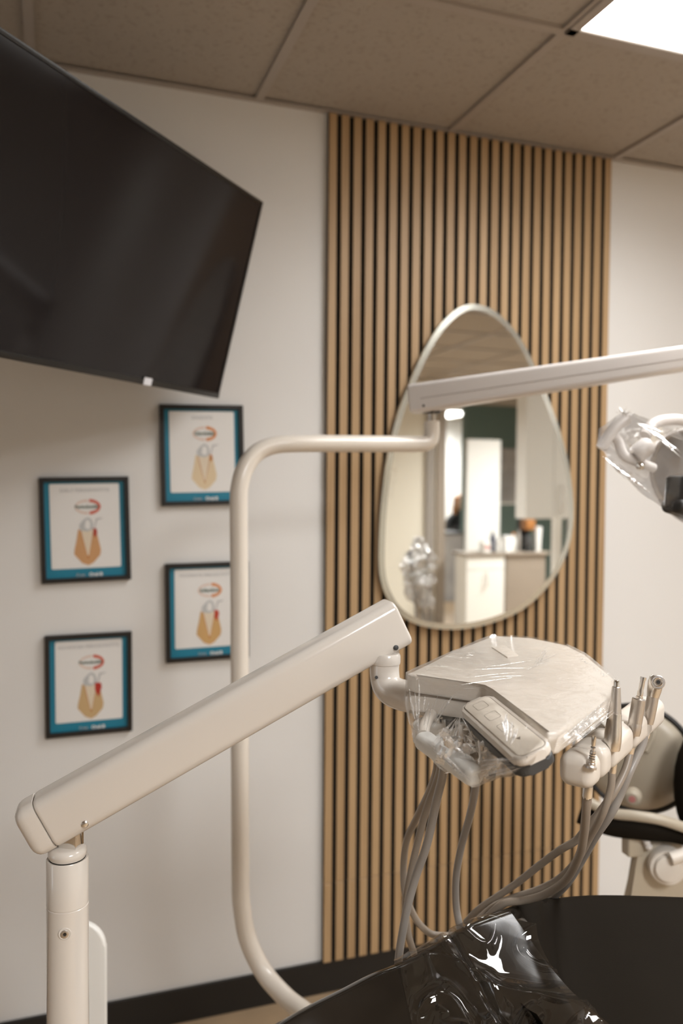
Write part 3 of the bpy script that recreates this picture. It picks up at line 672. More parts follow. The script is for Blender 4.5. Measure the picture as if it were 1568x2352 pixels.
def streaks(bm, a, b_, n, w0, jit):
    """thin folds with white glints painted in by their milky colour: from near line a0-a1 to line b0-b1 (pixel, pixel, distance)"""
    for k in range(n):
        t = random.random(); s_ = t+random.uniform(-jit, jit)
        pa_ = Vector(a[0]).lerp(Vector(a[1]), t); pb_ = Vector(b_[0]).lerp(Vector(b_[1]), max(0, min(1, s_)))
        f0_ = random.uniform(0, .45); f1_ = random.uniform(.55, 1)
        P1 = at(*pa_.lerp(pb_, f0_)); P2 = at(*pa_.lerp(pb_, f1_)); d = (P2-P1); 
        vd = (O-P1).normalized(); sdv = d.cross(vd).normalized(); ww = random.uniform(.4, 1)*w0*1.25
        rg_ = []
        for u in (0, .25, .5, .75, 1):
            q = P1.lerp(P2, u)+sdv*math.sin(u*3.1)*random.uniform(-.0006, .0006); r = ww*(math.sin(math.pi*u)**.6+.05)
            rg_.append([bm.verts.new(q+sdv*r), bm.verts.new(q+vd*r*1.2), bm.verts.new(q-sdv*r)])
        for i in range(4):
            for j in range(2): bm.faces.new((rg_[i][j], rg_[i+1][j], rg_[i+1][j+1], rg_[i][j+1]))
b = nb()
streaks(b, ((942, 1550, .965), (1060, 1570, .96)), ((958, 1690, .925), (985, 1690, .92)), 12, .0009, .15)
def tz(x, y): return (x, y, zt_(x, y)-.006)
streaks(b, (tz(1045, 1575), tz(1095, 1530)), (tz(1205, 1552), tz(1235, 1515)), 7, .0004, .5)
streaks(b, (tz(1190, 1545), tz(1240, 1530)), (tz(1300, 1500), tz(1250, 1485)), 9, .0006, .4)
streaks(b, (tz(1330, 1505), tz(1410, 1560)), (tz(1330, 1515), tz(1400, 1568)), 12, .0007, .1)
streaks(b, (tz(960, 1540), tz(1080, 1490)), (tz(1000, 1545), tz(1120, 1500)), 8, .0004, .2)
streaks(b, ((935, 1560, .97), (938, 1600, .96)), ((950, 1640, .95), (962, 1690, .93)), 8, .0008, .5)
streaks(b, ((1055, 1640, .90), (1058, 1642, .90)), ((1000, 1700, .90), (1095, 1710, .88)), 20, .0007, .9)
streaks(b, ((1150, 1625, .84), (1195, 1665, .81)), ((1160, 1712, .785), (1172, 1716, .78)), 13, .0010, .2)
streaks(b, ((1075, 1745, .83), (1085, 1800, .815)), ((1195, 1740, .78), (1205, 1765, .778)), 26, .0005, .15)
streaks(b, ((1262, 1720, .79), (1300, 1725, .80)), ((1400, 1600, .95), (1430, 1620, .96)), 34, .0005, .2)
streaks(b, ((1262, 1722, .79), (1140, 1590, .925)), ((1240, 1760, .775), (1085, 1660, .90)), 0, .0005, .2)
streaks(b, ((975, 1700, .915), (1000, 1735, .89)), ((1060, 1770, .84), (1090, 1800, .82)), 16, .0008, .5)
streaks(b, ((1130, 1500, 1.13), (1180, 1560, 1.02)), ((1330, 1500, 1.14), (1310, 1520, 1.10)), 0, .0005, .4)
obj('film_fold_glint', b, 'fold_glint', film, False)['kind'] = 'stuff'  # creases over the head, their glints painted in as milky white
# crumpled film pulled in under the head
b = nb(); cc = at(1055, 1735, .90)
for k in range(46):
    p = at(random.uniform(1000, 1130), random.uniform(1690, 1775), random.uniform(.86, .93)); a = Vector((random.uniform(-1, 1), random.uniform(-1, 1), random.uniform(-1, 1))).normalized(); c_2 = a.cross(Vector((random.random(), random.random(), 1))).normalized()
    L_ = random.uniform(.006, .014); W2 = random.uniform(.002, .006)
    g_ = [[b.verts.new(p+a*(i-2)*L_/2+c_2*(j-1)*W2+a.cross(c_2)*random.uniform(-.003, .003)) for j in range(3)] for i in range(5)]
    for i in range(4):
        for j in range(2): b.faces.new((g_[i][j], g_[i+1][j], g_[i+1][j+1], g_[i][j+1]))
obj('crumpled_film', b, 'fold_glint', film, True, 180)['kind'] = 'stuff'

# ================================================================== LIGHT POLE, ARM AND LAMP
lp0 = at(550, 1600, 1.75)
dl = thing('dental_light', 'tall bent cream pole carrying the overhead dental light arm', 'dental light', (lp0.x, lp0.y, 0))
b = nb(); pp = [at(800, 2400, 1.55), at(760, 2370, 1.6), at(700, 2325, 1.66), at(655, 2290, 1.70), at(605, 2232, 1.74), at(570, 2160, 1.75), at(556, 2090, 1.75), at(552, 2020, 1.75), at(551, 1800, 1.75), at(550, 1500, 1.75), at(549, 1300, 1.75), at(548, 1180, 1.75), at(550, 1120, 1.752), at(563, 1075, 1.76), at(590, 1040, 1.775), at(630, 1023, 1.79), at(690, 1019, 1.81), at(800, 1019, 1.86), at(955, 1020, 1.93)]
tube(b, pp, .0192, 32, 8)
pole = obj('pole', b, 'pipe', dl)
K = at(990, 1018, 1.945)
b = nb(); tube(b, [at(950, 1020, 1.928), at(975, 1019, 1.937), at(987, 1012, 1.943), at(991, 995, 1.945), at(991, 968, 1.945)], .0185, 28, 8); obj('pole_elbow', b, 'pipe', dl)
b = nb(); lathe(b, at(991, 970, 1.945), (0, 0, 1), [(-.002, .0095), (.040, .0095)], 20); obj('pivot_pin', b, 'chrome', dl)
b = nb(); q = at(991, 947, 1.945); lathe(b, q, (0, 0, 1), [(-.003, .021), (.006, .021)], 24); obj('pivot_washer', b, 'dark_g', dl)
L0 = at(943, 918, 1.935); L1 = at(1790, 791, 1.66)
b = nb(); beam(b, L0, L1, .052, .068, .010, .006, w2=.042, h2=.047); la = obj('light_arm', b, 'lampw', dl)
ld = (L1-L0).normalized(); ls_, lu = frame_of(ld); lsd = ls_ if ls_.dot(O-L0) > 0 else -ls_
b = nb(); beam(b, L0+ld*.03+lsd*.0262-lu*.004, L1-ld*.03+lsd*.0212-lu*.003, .0010, .0016, .0004); obj('arm_groove', b, 'tbar', la)
s3 = L0+ld*.036-lu*.022+lsd*.026; b = nb(); lathe(b, s3, lsd, [(-.001, .003), (.001, .003)], 12); obj('screw', b, 'dark', la)
b = nb(); tube(b, [L1-ld*.05, L1-ld*.05+Vector((0, 0, -.12)), at(1780, 980, 1.66), at(1720, 1030, 1.66), at(1680, 1060, 1.67)], .014, 20); obj('drop_arm', b, 'lampw', dl)
# lamp head
lh = at(1530, 1085, 1.580); 
rim = [at(x, y, z) for x, y, z in ((1432, 985, 1.520), (1445, 1040, 1.520), (1500, 1105, 1.520), (1560, 1160, 1.520), (1640, 1190, 1.570), (1700, 1150, 1.670), (1660, 1060, 1.720), (1560, 1000, 1.670))]
b = nb(); fr = at(1425, 1068, 1.560); ax = (at(1680, 1130, 1.670)-at(1440, 1040, 1.520)).normalized(); 
# bowl reflector: open front faces left/down
bc = at(1600, 1098, 1.640); bax = (at(1440, 1180, 1.520)-bc).normalized()
prof = [(h_*.86, r_*.86) for h_, r_ in [(-.11, .012), (-.105, .04), (-.08, .072), (-.045, .098), (-.01, .115), (.0, .118), (-.004, .113), (-.04, .094), (-.075, .068), (-.10, .036)]]
lathe(b, bc, bax, prof, 40); headl = obj('lamp_reflector', b, 'amber', dl)
b = nb(); lathe(b, bc, bax, [(-.003, .102), (.003, .1045), (.007, .1025), (.005, .098), (-.003, .099)], 40); obj('reflector_rim', b, 'lampw', headl)
b = nb(); tube(b, [at(1481, 1000, 1.550), at(1500, 975, 1.560), at(1530, 965, 1.570), at(1575, 968, 1.590), at(1640, 1000, 1.640), at(1680, 1060, 1.670)], .0108, 20); obj('lamp_yoke', b, 'lampw', dl)
b = nb(); tube(b, [at(1380, 1030, 1.510), at(1392, 1010, 1.510), at(1412, 982, 1.510), at(1440, 960, 1.510)], .0108, 18); h1 = obj('lamp_handle', b, 'lampw', dl)
b = nb(); tube(b, [at(1400, 995, 1.520), at(1418, 1012, 1.520), at(1432, 1045, 1.520), at(1462, 1060, 1.530), at(1500, 1075, 1.550)], .009, 16); obj('handle_bracket', b, 'lampw', h1)
b = nb(); k0 = at(1470, 1022, 1.520); lathe(b, k0-Vector((.01, 0, .02)), (at(1495, 1000, 1.520)-k0), [(0, .014), (.004, .017), (.03, .017), (.036, .012)], 24); obj('lamp_knob', b, 'lampw', dl)
b = nb(); k1 = at(1470, 1070, 1.510); lathe(b, k1, (O-k1), [(0, .008), (.006, .008), (.009, .004)], 16); obj('lamp_screw', b, 'chrome', dl)
b = nb(); kk0 = at(1575, 1130, 1.480); beam(b, at(1566, 1098, 1.480), at(1560, 1172, 1.470), .05, .045, .012, .006); obj('lamp_grip', b, 'dark', dl)
b = nb(); beam(b, at(1540, 1160, 1.460), at(1610, 1182, 1.500), .05, .026, .012, .010); obj('lamp_grip', b, 'dark', dl)
lf = [at(x, y, z) for x, y, z in ((1376, 985, 1.490), (1368, 1022, 1.490), (1385, 1036, 1.490), (1395, 985, 1.530), (1432, 942, 1.490), (1445, 950, 1.520), (1425, 1085, 1.480), (1450, 1112, 1.470), (1500, 1150, 1.460), (1560, 1192, 1.460), (1640, 1215, 1.520), (1720, 1180, 1.720), (1700, 1050, 1.750), (1560, 985, 1.720), (1500, 985, 1.520), (1560, 1010, 1.440))]
lc = sum(lf, Vector())/len(lf); fb = nb()
for p in lf: fb.verts.new(p)
r_ = bmesh.ops.convex_hull(fb, input=fb.verts); bmesh.ops.delete(fb, geom=[e for e in r_['geom_interior'] if isinstance(e, bmesh.types.BMVert)], context='VERTS')
for _ in range(4):
    long_ = [e for e in fb.edges if e.calc_length() > .014]
    if long_: bmesh.ops.subdivide_edges(fb, edges=long_, cuts=1); bmesh.ops.triangulate(fb, faces=fb.faces)
fb.normal_update()
for v in fb.verts: v.co = v.co+v.normal*(noise.noise(v.co*22)+.6*noise.noise(v.co*60))*.005
lfo = obj('lamp_film', fb, 'lampfilm', None, ang=30); setp(lfo, 'clear crinkled plastic bag pulled over the dental lamp head', 'plastic film')
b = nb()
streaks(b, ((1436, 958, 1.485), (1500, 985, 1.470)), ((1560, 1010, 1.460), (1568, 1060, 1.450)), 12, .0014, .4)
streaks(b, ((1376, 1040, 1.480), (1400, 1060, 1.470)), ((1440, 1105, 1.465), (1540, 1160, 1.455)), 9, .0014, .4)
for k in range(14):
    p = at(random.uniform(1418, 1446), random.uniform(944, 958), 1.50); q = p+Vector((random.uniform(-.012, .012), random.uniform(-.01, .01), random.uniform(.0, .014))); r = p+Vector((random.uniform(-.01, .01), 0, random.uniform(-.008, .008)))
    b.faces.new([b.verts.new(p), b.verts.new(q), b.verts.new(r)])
obj('film_fold_glint', b, 'fold_glint', lfo, False)['kind'] = 'stuff'  # creases of the lamp bag, glints put into their white colour

# ================================================================== DENTAL CHAIR
ch0 = at(1300, 2300, 1.0)
chair = thing('dental_chair', 'black upholstered dental chair in the foreground', 'dental chair', (ch0.x+.1, ch0.y, 0))
def grid_surf(P, fn=None):
    bm = nb(); n, m_ = len(P), len(P[0]); V = [[bm.verts.new(P[i][j]) for j in range(m_)] for i in range(n)]
    for i in range(n-1):
        for j in range(m_-1): bm.faces.new((V[i][j], V[i+1][j], V[i+1][j+1], V[i][j+1]))
    bm.normal_update(); return bm, V
def resample(pts, n):
    sm = smooth_path([Vector(p) for p in pts], 12); L = [0]
    for a, c in zip(sm, sm[1:]): L.append(L[-1]+(c-a).length)
    out = []; j = 0
    for k in range(n):
        t = L[-1]*k/(n-1)
        while j < len(L)-2 and L[j+1] < t: j += 1
        out.append(sm[j].lerp(sm[j+1], (t-L[j])/max(1e-9, L[j+1]-L[j])))
    return out
def cushion(name, far, near, drop, ns, nt, roll, wr, m_, parent, lift=0, sag=.012, down=None):
    Fp = resample([at(*p) for p in far], ns); Np = resample([at(*p) for p in near], ns)
    P = []
    for i in range(ns):
        row = []
        # far side face going down, then the rolled edge, then the top
        d = (Np[i]-Fp[i]); d2 = Vector((d.x, d.y, 0)).normalized()
        for k in range(6): row.append(Fp[i]+d2*(-.002*k*0)+Vector((0, 0, -drop+(drop-roll)*k/5)))
        for k in range(1, 8):
            a = math.radians(90*k/7); row.append(Fp[i]+d2*roll*(1-math.cos(a))+Vector((0, 0, -roll+roll*math.sin(a))))
        base = row[-1].copy()
        for k in range(1, nt+1):
            t = k/nt; q = base.lerp(Np[i], t); q.z -= sag*math.sin(math.pi*min(1, t)); row.append(q)
        P.append(row)
    bm, V = grid_surf(P)
    for r in V:
        for v in r:
            if lift: v.co = v.co+v.normal*(lift if v.normal.z > -.2 else -lift)
    if wr:
        bm.normal_update()
        for i, r in enumerate(V):
            for j, v in enumerate(r):
                v.co = v.co+v.normal*wr(v.co, i/ns, j/len(r))*(1 if v.normal.dot(Vector((0, 0, 1))+fwd*-1) > 0 else -1)
    return obj(name, bm, m_, parent, True, 180)
fwd = -B_
farL = [(440, 2432, .89), (590, 2351, .93), (690, 2294, .965), (784, 2249, 1.0), (850, 2217, 1.025), (920, 2190, 1.05), (1000, 2147, 1.08), (1060, 2117, 1.10), (1110, 2095, 1.118), (1150, 2079, 1.13)]
nearL = [(560, 2850, .84), (700, 2750, .84), (800, 2600, .86), (900, 2530, .88), (1000, 2480, .90), (1090, 2450, .91), (1180, 2430, .92), (1260, 2405, .925), (1330, 2375, .93), (1400, 2350, .94)]
def wrL(p, s, t):
    q = Vector((p.x*7+p.y*3, p.y*5-p.x*2.5, p.z*2)); r = 1-abs(noise.noise(q)); q = q*1.1; r2 = 1-abs(noise.noise(q*2.3+Vector((5, 1, 0))))
    return (r**5*.020+r2**6*.007-.008)*min(1, t*3.5) + max(0, 1-abs(s-.42-.15*t)/.03)*-.008
backL = cushion('backrest', farL, nearL, .12, 70, 50, .022, lambda p, s, t: noise.noise(p*9)*.007, 'vinyl', chair)
farR = [(1120, 2096, 1.14), (1165, 2070, 1.15), (1220, 2055, 1.16), (1300, 2047, 1.18), (1450, 2046, 1.18), (1600, 2052, 1.17), (1750, 2075, 1.15), (1850, 2110, 1.12)]
nearR = [(1230, 2330, .93), (1290, 2420, .90), (1350, 2500, .87), (1450, 2560, .84), (1600, 2620, .80), (1750, 2650, .78), (1900, 2650, .78), (2050, 2650, .78)]
seatR = cushion('seat', farR, nearR, .12, 60, 40, .02, lambda p, s, t: noise.noise(p*7)*.006+max(0, 1-abs(s-.20)/.012)*-.004, 'leather', chair, sag=.03)
cf = cushion('chair_film', [(905, 2197, 1.045)]+farL[6:]+[(1168, 2071, 1.14)], [(1000, 2540, .875), (1080, 2480, .89), (1150, 2460, .90), (1220, 2430, .905), (1300, 2400, .91), (1390, 2370, .92)], .10, 130, 110, .024, wrL, 'chairfilm', None, lift=.005)
setp(cf, 'clear glossy plastic cover creased over the black chair back', 'plastic film')
cc = at(1350, 2600, .95)
b = nb(); box(b, (ch0.x-.10, ch0.y-.28, .52), (ch0.x+.42, ch0.y+.05, .80), .05, 4); obj('chair_underframe', b, 'creamm', chair)
b = nb(); tube(b, [(ch0.x+.16, ch0.y-.1, .05), (ch0.x+.16, ch0.y-.1, .55)], .11, 32, smoothp=False); obj('chair_column', b, 'creamm', chair)
b = nb(); box(b, (ch0.x-.15, ch0.y-.45, 0), (ch0.x+.5, ch0.y+.2, .06), .025, 3); obj('chair_base', b, 'creamm', chair)

# ================================================================== STOOL BEHIND
z = 1.85
sc0 = at(1462, 1742, z); st = thing('operator_stool', 'beige and black operator stool in front of the wall at right edge', 'stool', (sc0.x+.1, sc0.y, 0))
sn = (O-sc0); sn.z = 0; sn = (sn.normalized()+R_*-.1).normalized()
b = nb(); lathe(b, sc0, sn, [(-.03, .05), (-.022, .095), (-.008, .112), (.0, .116), (.008, .112), (.018, .09), (.026, .055), (.03, .005)], 48); shell = obj('backrest_shell', b, 'beige', st)
b = nb(); ring_ = [sc0+(frame_of(sn)[0]*math.cos(a)+frame_of(sn)[1]*math.sin(a))*.120 for a in [math.pi*2*k/48 for k in range(49)]]
tube(b, ring_, .006, 10, 2); obj('rim_trim', b, 'dark', st)
s_, u_2 = frame_of(sn)
if s_.dot(R_) < 0: s_ = -s_
if u_2.z < 0: u_2 = -u_2
for a, r0, r1 in ((100, .03, .10), (72, .04, .105), (50, .035, .105), (120, .03, .08)):
    b = nb(); aa = math.radians(a)
    pts = [sc0+(s_*math.cos(aa+.5*(r-r0)/.1)+u_2*math.sin(aa+.5*(r-r0)/.1))*r+sn*(.031-(r/.116)**2*.028) for r in (r0, (r0+r1)/2, r1)]
    tube(b, pts, .006, 10); obj('moulded_rib', b, 'beige', shell)
b = nb(); k2 = at(1453, 1830, 1.78); lathe(b, k2, sn, [(-.01, .018), (.01, .018), (.016, .012)], 24); kb = obj('adjuster_knob', b, 'beige', st)
b = nb(); lathe(b, k2+sn*.016, sn, [(0, .007), (.0015, .007)], 16); obj('knob_dot', b, 'pink', kb)
b = nb(); blob(b, at(1612, 1800, 1.74), (.065, .045, .125)); obj('lumbar_pad', b, 'leather', st)
b = nb(); pts = [at(1345, 1838, 1.72), at(1400, 1866, 1.70), at(1460, 1874, 1.68), at(1520, 1884, 1.67), at(1600, 1910, 1.67), at(1680, 1930, 1.67)]; tube(b, pts, .0105, 16); obj('arm_support', b, 'beige', st)
b = nb(); tube(b, [at(1330, 1868, 1.74), at(1400, 1896, 1.72), at(1480, 1906, 1.70), at(1560, 1915, 1.70), at(1660, 1950, 1.70)], .021, 18); obj('seat_cushion', b, 'leather', st)
b = nb(); beam(b, at(1452, 1900, 1.72), at(1452, 1962, 1.72), .036, .03, .005, .003); obj('bracket', b, 'beige', st)
b = nb(); prism(b, [at(1470, 1915, 1.71), at(1560, 1915, 1.71), at(1600, 2060, 1.71), at(1440, 2080, 1.71), at(1465, 1985, 1.71)], fwd*.03, .004, 2); obj('mounting_plate', b, 'beige', st)
b = nb(); k3 = at(1532, 1992, 1.68); lathe(b, k3, (fwd*-1+R_*-.25+U_*.05), [(-.04, .036), (.0, .036), (.006, .033), (.006, .026), (.016, .024), (.018, .012)], 32); obj('tilt_knob', b, 'creamm', st)
b = nb(); tube(b, [at(1540, 1972, 1.66), at(1600, 1955, 1.66), at(1680, 1950, 1.66)], .013, 16); obj('tilt_lever', b, 'creamm', st)
for dx_, dy_ in ((1484, 1932), (1489, 1944)):
    b = nb(); q = at(dx_, dy_, 1.70); lathe(b, q, fwd*-1, [(-.01, .007), (.004, .007), (.008, .003)], 14); obj('bolt', b, 'lampw', st)
b = nb(); bx_ = at(1600, 2100, 1.78); tube(b, [(bx_.x, bx_.y, .06), (bx_.x, bx_.y, bx_.z+.1)], .028, 20, smoothp=False); obj('stool_column', b, 'chrome', st)
for k in range(5):
    a = k*2*math.pi/5+.4; b = nb(); e_ = Vector((bx_.x+.26*math.cos(a), bx_.y+.26*math.sin(a), .065)); tube(b, [(bx_.x, bx_.y, .10), e_], lambda t: .018-.006*t, 12, smoothp=False); lg = obj('leg', b, 'chrome', st)
    b = nb(); lathe(b, e_+Vector((-math.sin(a), math.cos(a), 0))*.012+Vector((0, 0, -.040)), (-math.sin(a), math.cos(a), 0), [(-.024, .02), (-.022, .025), (-.002, .025), (0, .02)], 20); obj('caster', b, 'dark', lg)

# white rounded board standing behind the post
wb = aty(175, 2250, 1.30); Pq = [at(105, 2100, 1.45), at(240, 2100, 1.45)]
c0 = at(174, 2235, 1.46); wv = (at(240, 2235, 1.46)-at(107, 2235, 1.46)); ww = wv.length; wu = Vector((wv.x, wv.y, 0)).normalized(); wn = Vector((wu.y, -wu.x, 0))
zt2 = at(174, 2118, 1.46).z
b = nb(); hh = zt2-.03; pl = [Vector((c0.x, c0.y, .03+hh/2))+wu*p+Vector((0, 0, q)) for p, q in rrect(ww, hh, .045, 8)]; prism(b, pl, wn*-.014, .005, 3)
wt = thing('pedestal_bin', 'white rounded-top cabinet panel standing on the floor behind the post', 'bin', (c0.x, c0.y, 0))
obj('bin_body', b, 'white', wt, ang=50); b = nb(); box(b, (c0.x-.06, c0.y-.05, 0), (c0.x+.06, c0.y+.07, .032), .006); obj('bin_foot', b, 'dark_g', wt)

# ================================================================== THE ROOM SEEN IN THE MIRROR (built behind the camera)
YMs = D-.0435
def mv(px, py, z):
    p = at(px, py, z); p.y = 2*YMs-p.y; return p
def mX(px, yv):           # real x of mirror column px at virtual depth yv
    r = ray(px, 1150); return r.x/r.y*yv
def rY(yv): return 2*YMs-yv
yA = 7.9
struct('wall_partition', box(nb(), (1.2, rY(yA)-.12, 0), (mX(1001, yA), rY(yA), CEIL+.02)), 'plaster')
struct('trim_1', box(nb(), (mX(1001, yA), rY(yA)-.13, 0), (mX(1021, yA), rY(yA)+.02, CEIL+.02)), 'counter')
struct('trim_2', box(nb(), (mX(976, yA), rY(yA)+.0, 0), (mX(994, yA), rY(yA)+.03, CEIL-.2)), 'hoseg')
yG = 10.0
struct('wall_green', box(nb(), (mX(1066, yG), rY(yG)-.1, 0), (XR, rY(yG), CEIL+.02)), 'green')
struct('door_1', box(nb(), (mX(1072, 8.3), rY(8.3)-.045, .01), (mX(1148, 8.3), rY(8.3), 2.08), .003), 'white')
pt = thing('painting', 'large grey abstract painting on the dark green wall', 'picture', (mX(1180, yG), rY(yG), 1.6))
b = nb(); za, zb = CAMZ-.23, CAMZ+.52; box(b, (mX(1149, yG), rY(yG), za), (mX(1228, yG), rY(yG)+.03, zb)); obj('canvas', b, 'artg', pt)
b = nb(); box(b, (mX(1149, yG)-.01, rY(yG)+.0005, za-.02), (mX(1228, yG)+.01, rY(yG)+.028, za)); obj('canvas_edge', b, 'white', pt)
# upper cabinet
yc = 5.15; cx0, cx1 = mX(1207, yc), mX(1271, yc); cx2 = mX(1345, yc); zc0, zc1 = mv(1230, 1196, yc*1.09).z, 2.26
uc = thing('wall_cabinet', 'white wall cabinet with slim bar handles above the counter', 'cabinet', ((cx0+cx2)/2, rY(yc)-.3, zc0))
obj('cabinet_body', box(nb(), (cx0+.002, rY(yc)-.14, zc0), (cx2, rY(yc)-.02, zc1)), 'white', uc, False)
for a_, b_3, hx in ((cx0, cx1-.002, None), (cx1+.002, cx2, cx1+.05)):
    d_ = obj('door', box(nb(), (a_, rY(yc)-.0195, zc0), (b_3, rY(yc), zc1), .002), 'white', uc, False)
    if hx: b = nb(); tube(b, [(hx, rY(yc)+.001, zc0+.05), (hx, rY(yc)+.03, zc0+.05), (hx, rY(yc)+.03, zc0+.24), (hx, rY(yc)+.001, zc0+.24)], .006, 10, smoothp=False); obj('handle', b, 'steel', d_)
obj('support_post', box(nb(), (cx2-.06, rY(yc)-.35, 0), (cx2, rY(yc)-.30, zc0)), 'white', uc, False)
# counter with base cabinet
yb_ = 7.5; ct = CAMZ-.69; bx0, bx1 = mX(1073, yb_), mX(1161, yb_)
wk = thing('worktop', 'brown laminate worktop seen in the mirror', 'counter', ((bx0+bx1)/2, rY(yb_)-.2, 0))
obj('top_board', box(nb(), (bx0-.02, rY(yb_)-.3, ct-.03), (mX(1262, yb_), rY(yb_)+.02, ct), .003), 'counter', wk, False)
obj('side_panel', box(nb(), (bx1+.02, rY(yb_)-.28, 0), (mX(1255, yb_), rY(yb_)-.005, ct-.031)), 'counter', wk, False)
bc_ = thing('base_cabinet', 'white base cabinet with a drawer under the worktop in the mirror', 'cabinet', ((bx0+bx1)/2, rY(yb_)-.25, 0))
obj('cabinet_body', box(nb(), (bx0, rY(yb_)-.25, .0), (bx1, rY(yb_)-.02, ct-.032)), 'white', bc_, False)
dr = obj('drawer', box(nb(), (bx0+.003, rY(yb_)-.0195, ct-.17), (bx1-.003, rY(yb_), ct-.04), .002), 'white', bc_, False)
dd_ = obj('door', box(nb(), (bx0+.003, rY(yb_)-.0195, .06), (bx1-.003, rY(yb_), ct-.176), .002), 'white', bc_, False)
hx = (bx0+bx1)/2; b = nb(); tube(b, [(hx, rY(yb_)+.001, ct-.20), (hx, rY(yb_)+.028, ct-.20), (hx, rY(yb_)+.028, ct-.34), (hx, rY(yb_)+.001, ct-.34)], .007, 10, smoothp=False); obj('handle', b, 'steel', dd_)
def item(name, label, cat, px, hgt, wd, m_, kind, m2=None, dep=7.45):
    x = mX(px, dep); y = rY(dep)-.12; p = Vector((x, y, ct+.0005)); t = thing(name, label, cat, p)
    if kind == 'box':
        obj('carton', box(nb(), (x-wd/2, y-.05, p.z), (x+wd/2, y+.05, p.z+hgt), .004), m_, t, False)
        if m2: obj('label_panel', box(nb(), (x-wd*.3, y+.0505, p.z+hgt*.3), (x+wd*.3, y+.0515, p.z+hgt*.7)), m2, t, False)
    elif kind == 'bottle':
        b = nb(); lathe(b, p, (0, 0, 1), [(0, wd*.45), (.005, wd*.5), (hgt*.65, wd*.5), (hgt*.8, wd*.22), (hgt*.9, wd*.2)], 20); obj('bottle_body', b, m_, t)
        b = nb(); lathe(b, p+Vector((0, 0, hgt*.9)), (0, 0, 1), [(0, wd*.24), (hgt*.1, wd*.22)], 16); obj('cap', b, m2 or 'white', t)
    else:
        b = nb(); lathe(b, p, (0, 0, 1), [(0, wd*.38), (hgt, wd*.5), (hgt, wd*.46), (.01, wd*.34)], 20); obj('cup_wall', b, m_, t)
        if m2: 
            b = nb(); lathe(b, p+Vector((0, 0, hgt*.45)), (0, 0, 1), [(0, wd*.45), (hgt*.2, wd*.475)], 20); obj('cup_band', b, m2, t)
item('glove_box', 'small pink and white carton on the worktop left end', 'box', 1128, .11, .08, 'white', 'box', 'pink')
item('cleaner_bottle', 'dark blue bottle beside the pink carton', 'bottle', 1146, .24, .055, 'blue', 'bottle')
item('paper_cup', 'plain white paper cup behind the dark blue bottle', 'cup', 1160, .13, .055, 'white', 'cup')
item('tissue_box', 'pale tissue box in the middle of the worktop', 'box', 1178, .17, .08, 'paper', 'box')
item('lotion_bottle', 'white pump bottle with orange label on the worktop', 'bottle', 1194, .20, .05, 'white', 'bottle', 'orange')
item('spray_bottle', 'grey spray bottle next to the coffee maker', 'bottle', 1206, .26, .045, 'hoseg', 'bottle', 'dark_g')
cm = mX(1226, 7.45); yy = rY(7.45)-.15
t = thing('coffee_maker', 'black coffee maker with brown lid on the worktop', 'coffee maker', (cm, yy, ct))
obj('machine_body', box(nb(), (cm-.055, yy-.10, ct+.0005), (cm+.055, yy-.02, ct+.34), .01), 'cloth', t); obj('machine_head', box(nb(), (cm-.055, yy-.02, ct+.23), (cm+.055, yy+.10, ct+.34), .01), 'hair', t); obj('drip_tray', box(nb(), (cm-.055, yy-.02, ct+.0005), (cm+.055, yy+.10, ct+.03), .005), 'cloth', t)
b = nb(); lathe(b, Vector((cm, yy+.045, ct+.031)), (0, 0, 1), [(0, .04), (.06, .05), (.12, .04), (.15, .035)], 24); obj('carafe', b, 'dark_g', t)
item('paper_towel', 'upright white paper towel roll at the worktop right end', 'paper towel', 1250, .26, .085, 'paper', 'cup')
# reception desk and person beyond the doorway
yd = 9.9; dx0, dx1 = mX(1019, yd), mX(1064, yd)
dk = thing('reception_desk', 'grey reception desk with dark top through the doorway', 'desk', ((dx0+dx1)/2, rY(yd), 0))
obj('desk_front', box(nb(), (dx0-.3, rY(yd)-.04, .0), (dx1, rY(yd), .90)), 'artg', dk, False); obj('desk_top', box(nb(), (dx0-.3, rY(yd)-.5, .9005), (dx1, rY(yd)+.03, .93), .004), 'dark_g', dk, False)
ph = Vector((mX(1058, 10.75), rY(10.75), 0))
pr_ = thing('person', 'person with auburn hair and black top seated behind the reception desk', 'person', ph)
def skin_mesh(name, V, E_, R, m_, parent, lv=2):
    me = bpy.data.meshes.new(name); me.from_pydata([Vector(v) for v in V], E_, []); o = bpy.data.objects.new(name, me); C.objects.link(o)
    md = o.modifiers.new('s', 'SKIN'); sv = me.skin_vertices[0].data
    for i, r in enumerate(R): sv[i].radius = (r, r*.85)
    sv[0].use_root = True; su = o.modifiers.new('u', 'SUBSURF'); su.levels = lv; su.render_levels = lv
    dg = bpy.context.evaluated_depsgraph_get(); dg.update(); mm = bpy.data.meshes.new_from_object(o.evaluated_get(dg)); bm = nb(); bm.from_mesh(mm); bpy.data.objects.remove(o)
    return obj(name, bm, m_, parent, True, 180)
x, y = ph.x, ph.y
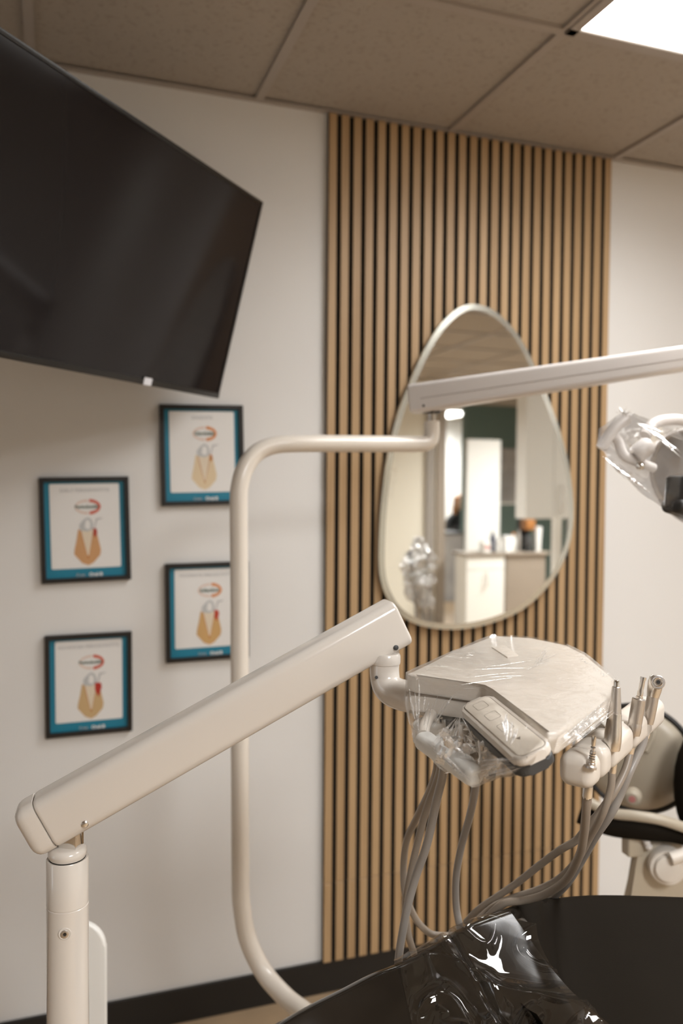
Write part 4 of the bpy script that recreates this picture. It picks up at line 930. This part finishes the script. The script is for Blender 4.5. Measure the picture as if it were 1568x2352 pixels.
skin_mesh('body', [(x, y, .50), (x, y, .75), (x, y, 1.02), (x, y, 1.13), (x-.02, y+.02, 1.20), (x-.02, y+.02, 1.32), (x-.19, y, 1.06), (x-.25, y+.10, .86), (x-.12, y+.28, .96), (x-.05, y+.33, .97), (x+.19, y, 1.06), (x+.25, y+.10, .86), (x+.12, y+.28, .96), (x+.05, y+.33, .97), (x-.10, y+.05, .48), (x-.12, y+.36, .50), (x-.12, y+.38, .06), (x+.10, y+.05, .48), (x+.12, y+.36, .50), (x+.12, y+.38, .06)],
          [(0, 1), (1, 2), (2, 3), (3, 4), (4, 5), (3, 6), (6, 7), (7, 8), (8, 9), (3, 10), (10, 11), (11, 12), (12, 13), (0, 14), (14, 15), (15, 16), (0, 17), (17, 18), (18, 19)],
          [.15, .13, .15, .10, .055, .10, .065, .045, .035, .03, .065, .045, .035, .03, .09, .075, .05, .09, .075, .05], 'cloth', pr_)
b = nb(); blob(b, Vector((x-.02, y+.03, 1.29)), (.075, .092, .112)); obj('face', b, 'skin', pr_)
for sx in (-1, 1):
    b = nb(); blob(b, Vector((x-.02+sx*.03, y+.115, 1.30)), (.011, .008, .007), 10, 6); obj('eye', b, 'dark', pr_)
b = nb(); blob(b, Vector((x-.02, y+.125, 1.275)), (.011, .014, .018), 10, 6); obj('nose', b, 'skin', pr_)
b = nb(); blob(b, Vector((x-.02, y+.115, 1.235)), (.022, .008, .006), 10, 6); obj('mouth', b, 'pink', pr_)
b = nb(); blob(b, Vector((x-.02, y-.005, 1.32)), (.092, .098, .115)); blob(b, Vector((x-.02, y-.05, 1.19)), (.095, .055, .16)); blob(b, Vector((x-.10, y+.02, 1.17)), (.03, .05, .15)); blob(b, Vector((x+.06, y+.02, 1.17)), (.03, .05, .15)); obj('hair', b, 'hair', pr_)
oc = thing('office_chair', 'orange-brown seat of a chair under the seated person', 'chair', (x, y, 0))
obj('seat', box(nb(), (x-.22, y-.2, .34), (x+.22, y+.22, .40), .02), 'hair', oc); b = nb(); tube(b, [(x, y, .03), (x, y, .34)], .03, 14, smoothp=False); obj('column', b, 'steel', oc); b = nb(); lathe(b, (x, y, 0), (0, 0, 1), [(0, .25), (.02, .25), (.04, .05)], 24); obj('base', b, 'dark', oc)
# film wrapped assistant instruments on their own stand, right of the chair
ac = mv(965, 1330, 4.0); an = thing('instrument_stand', 'film-wrapped assistant instrument stand reflected low left in the mirror', 'instrument stand', (ac.x, ac.y, 0))
b = nb(); tube(b, [(ac.x, ac.y, .05), (ac.x, ac.y, ac.z-.12), ac+Vector((-.02, .02, -.02))], .018, 18, smoothp=False); obj('stand_pole', b, 'pipe', an)
b = nb(); lathe(b, (ac.x, ac.y, 0), (0, 0, 1), [(0, .2), (.03, .2), (.05, .03)], 32); obj('stand_base', b, 'creamm', an)
b = nb(); beam(b, ac+Vector((-.06, 0, .0)), ac+Vector((.05, .01, .05)), .05, .04, .012, .008); obj('instrument_holder', b, 'white', an)
for k in range(3):
    q = ac+Vector((-.045+.035*k, .0, .02)); b = nb(); lathe(b, q, (.1*(k-1), 0, 1), [(0, .009), (.05, .010), (.09, .007), (.12, .008)], 16); obj('suction_tip', b, ('blue', 'lampw', 'dark_g')[k], an)
    b = nb(); tube(b, [q, q+Vector((.01, .02, -.12)), q+Vector((.0, .06, -.32)), Vector((ac.x, ac.y, .25))], .006, 10); obj('suction_hose', b, 'hoseg', an)
b = nb(); bmesh.ops.create_icosphere(b, subdivisions=5, radius=1, matrix=Matrix.Translation(ac+Vector((0, 0, .02))) @ Matrix.Diagonal((.085, .06, .15, 1)))
b.normal_update()
for v in b.verts: v.co = v.co+v.normal*(noise.noise(v.co*14)*.055+(abs(noise.noise(v.co*35))-.2)*.03+noise.noise(v.co*90)*.008)
o = obj('instrument_film', b, 'fold_glint', None, True, 30); setp(o, 'crumpled clear film bunched over the assistant instrument stand in the mirror', 'plastic film')
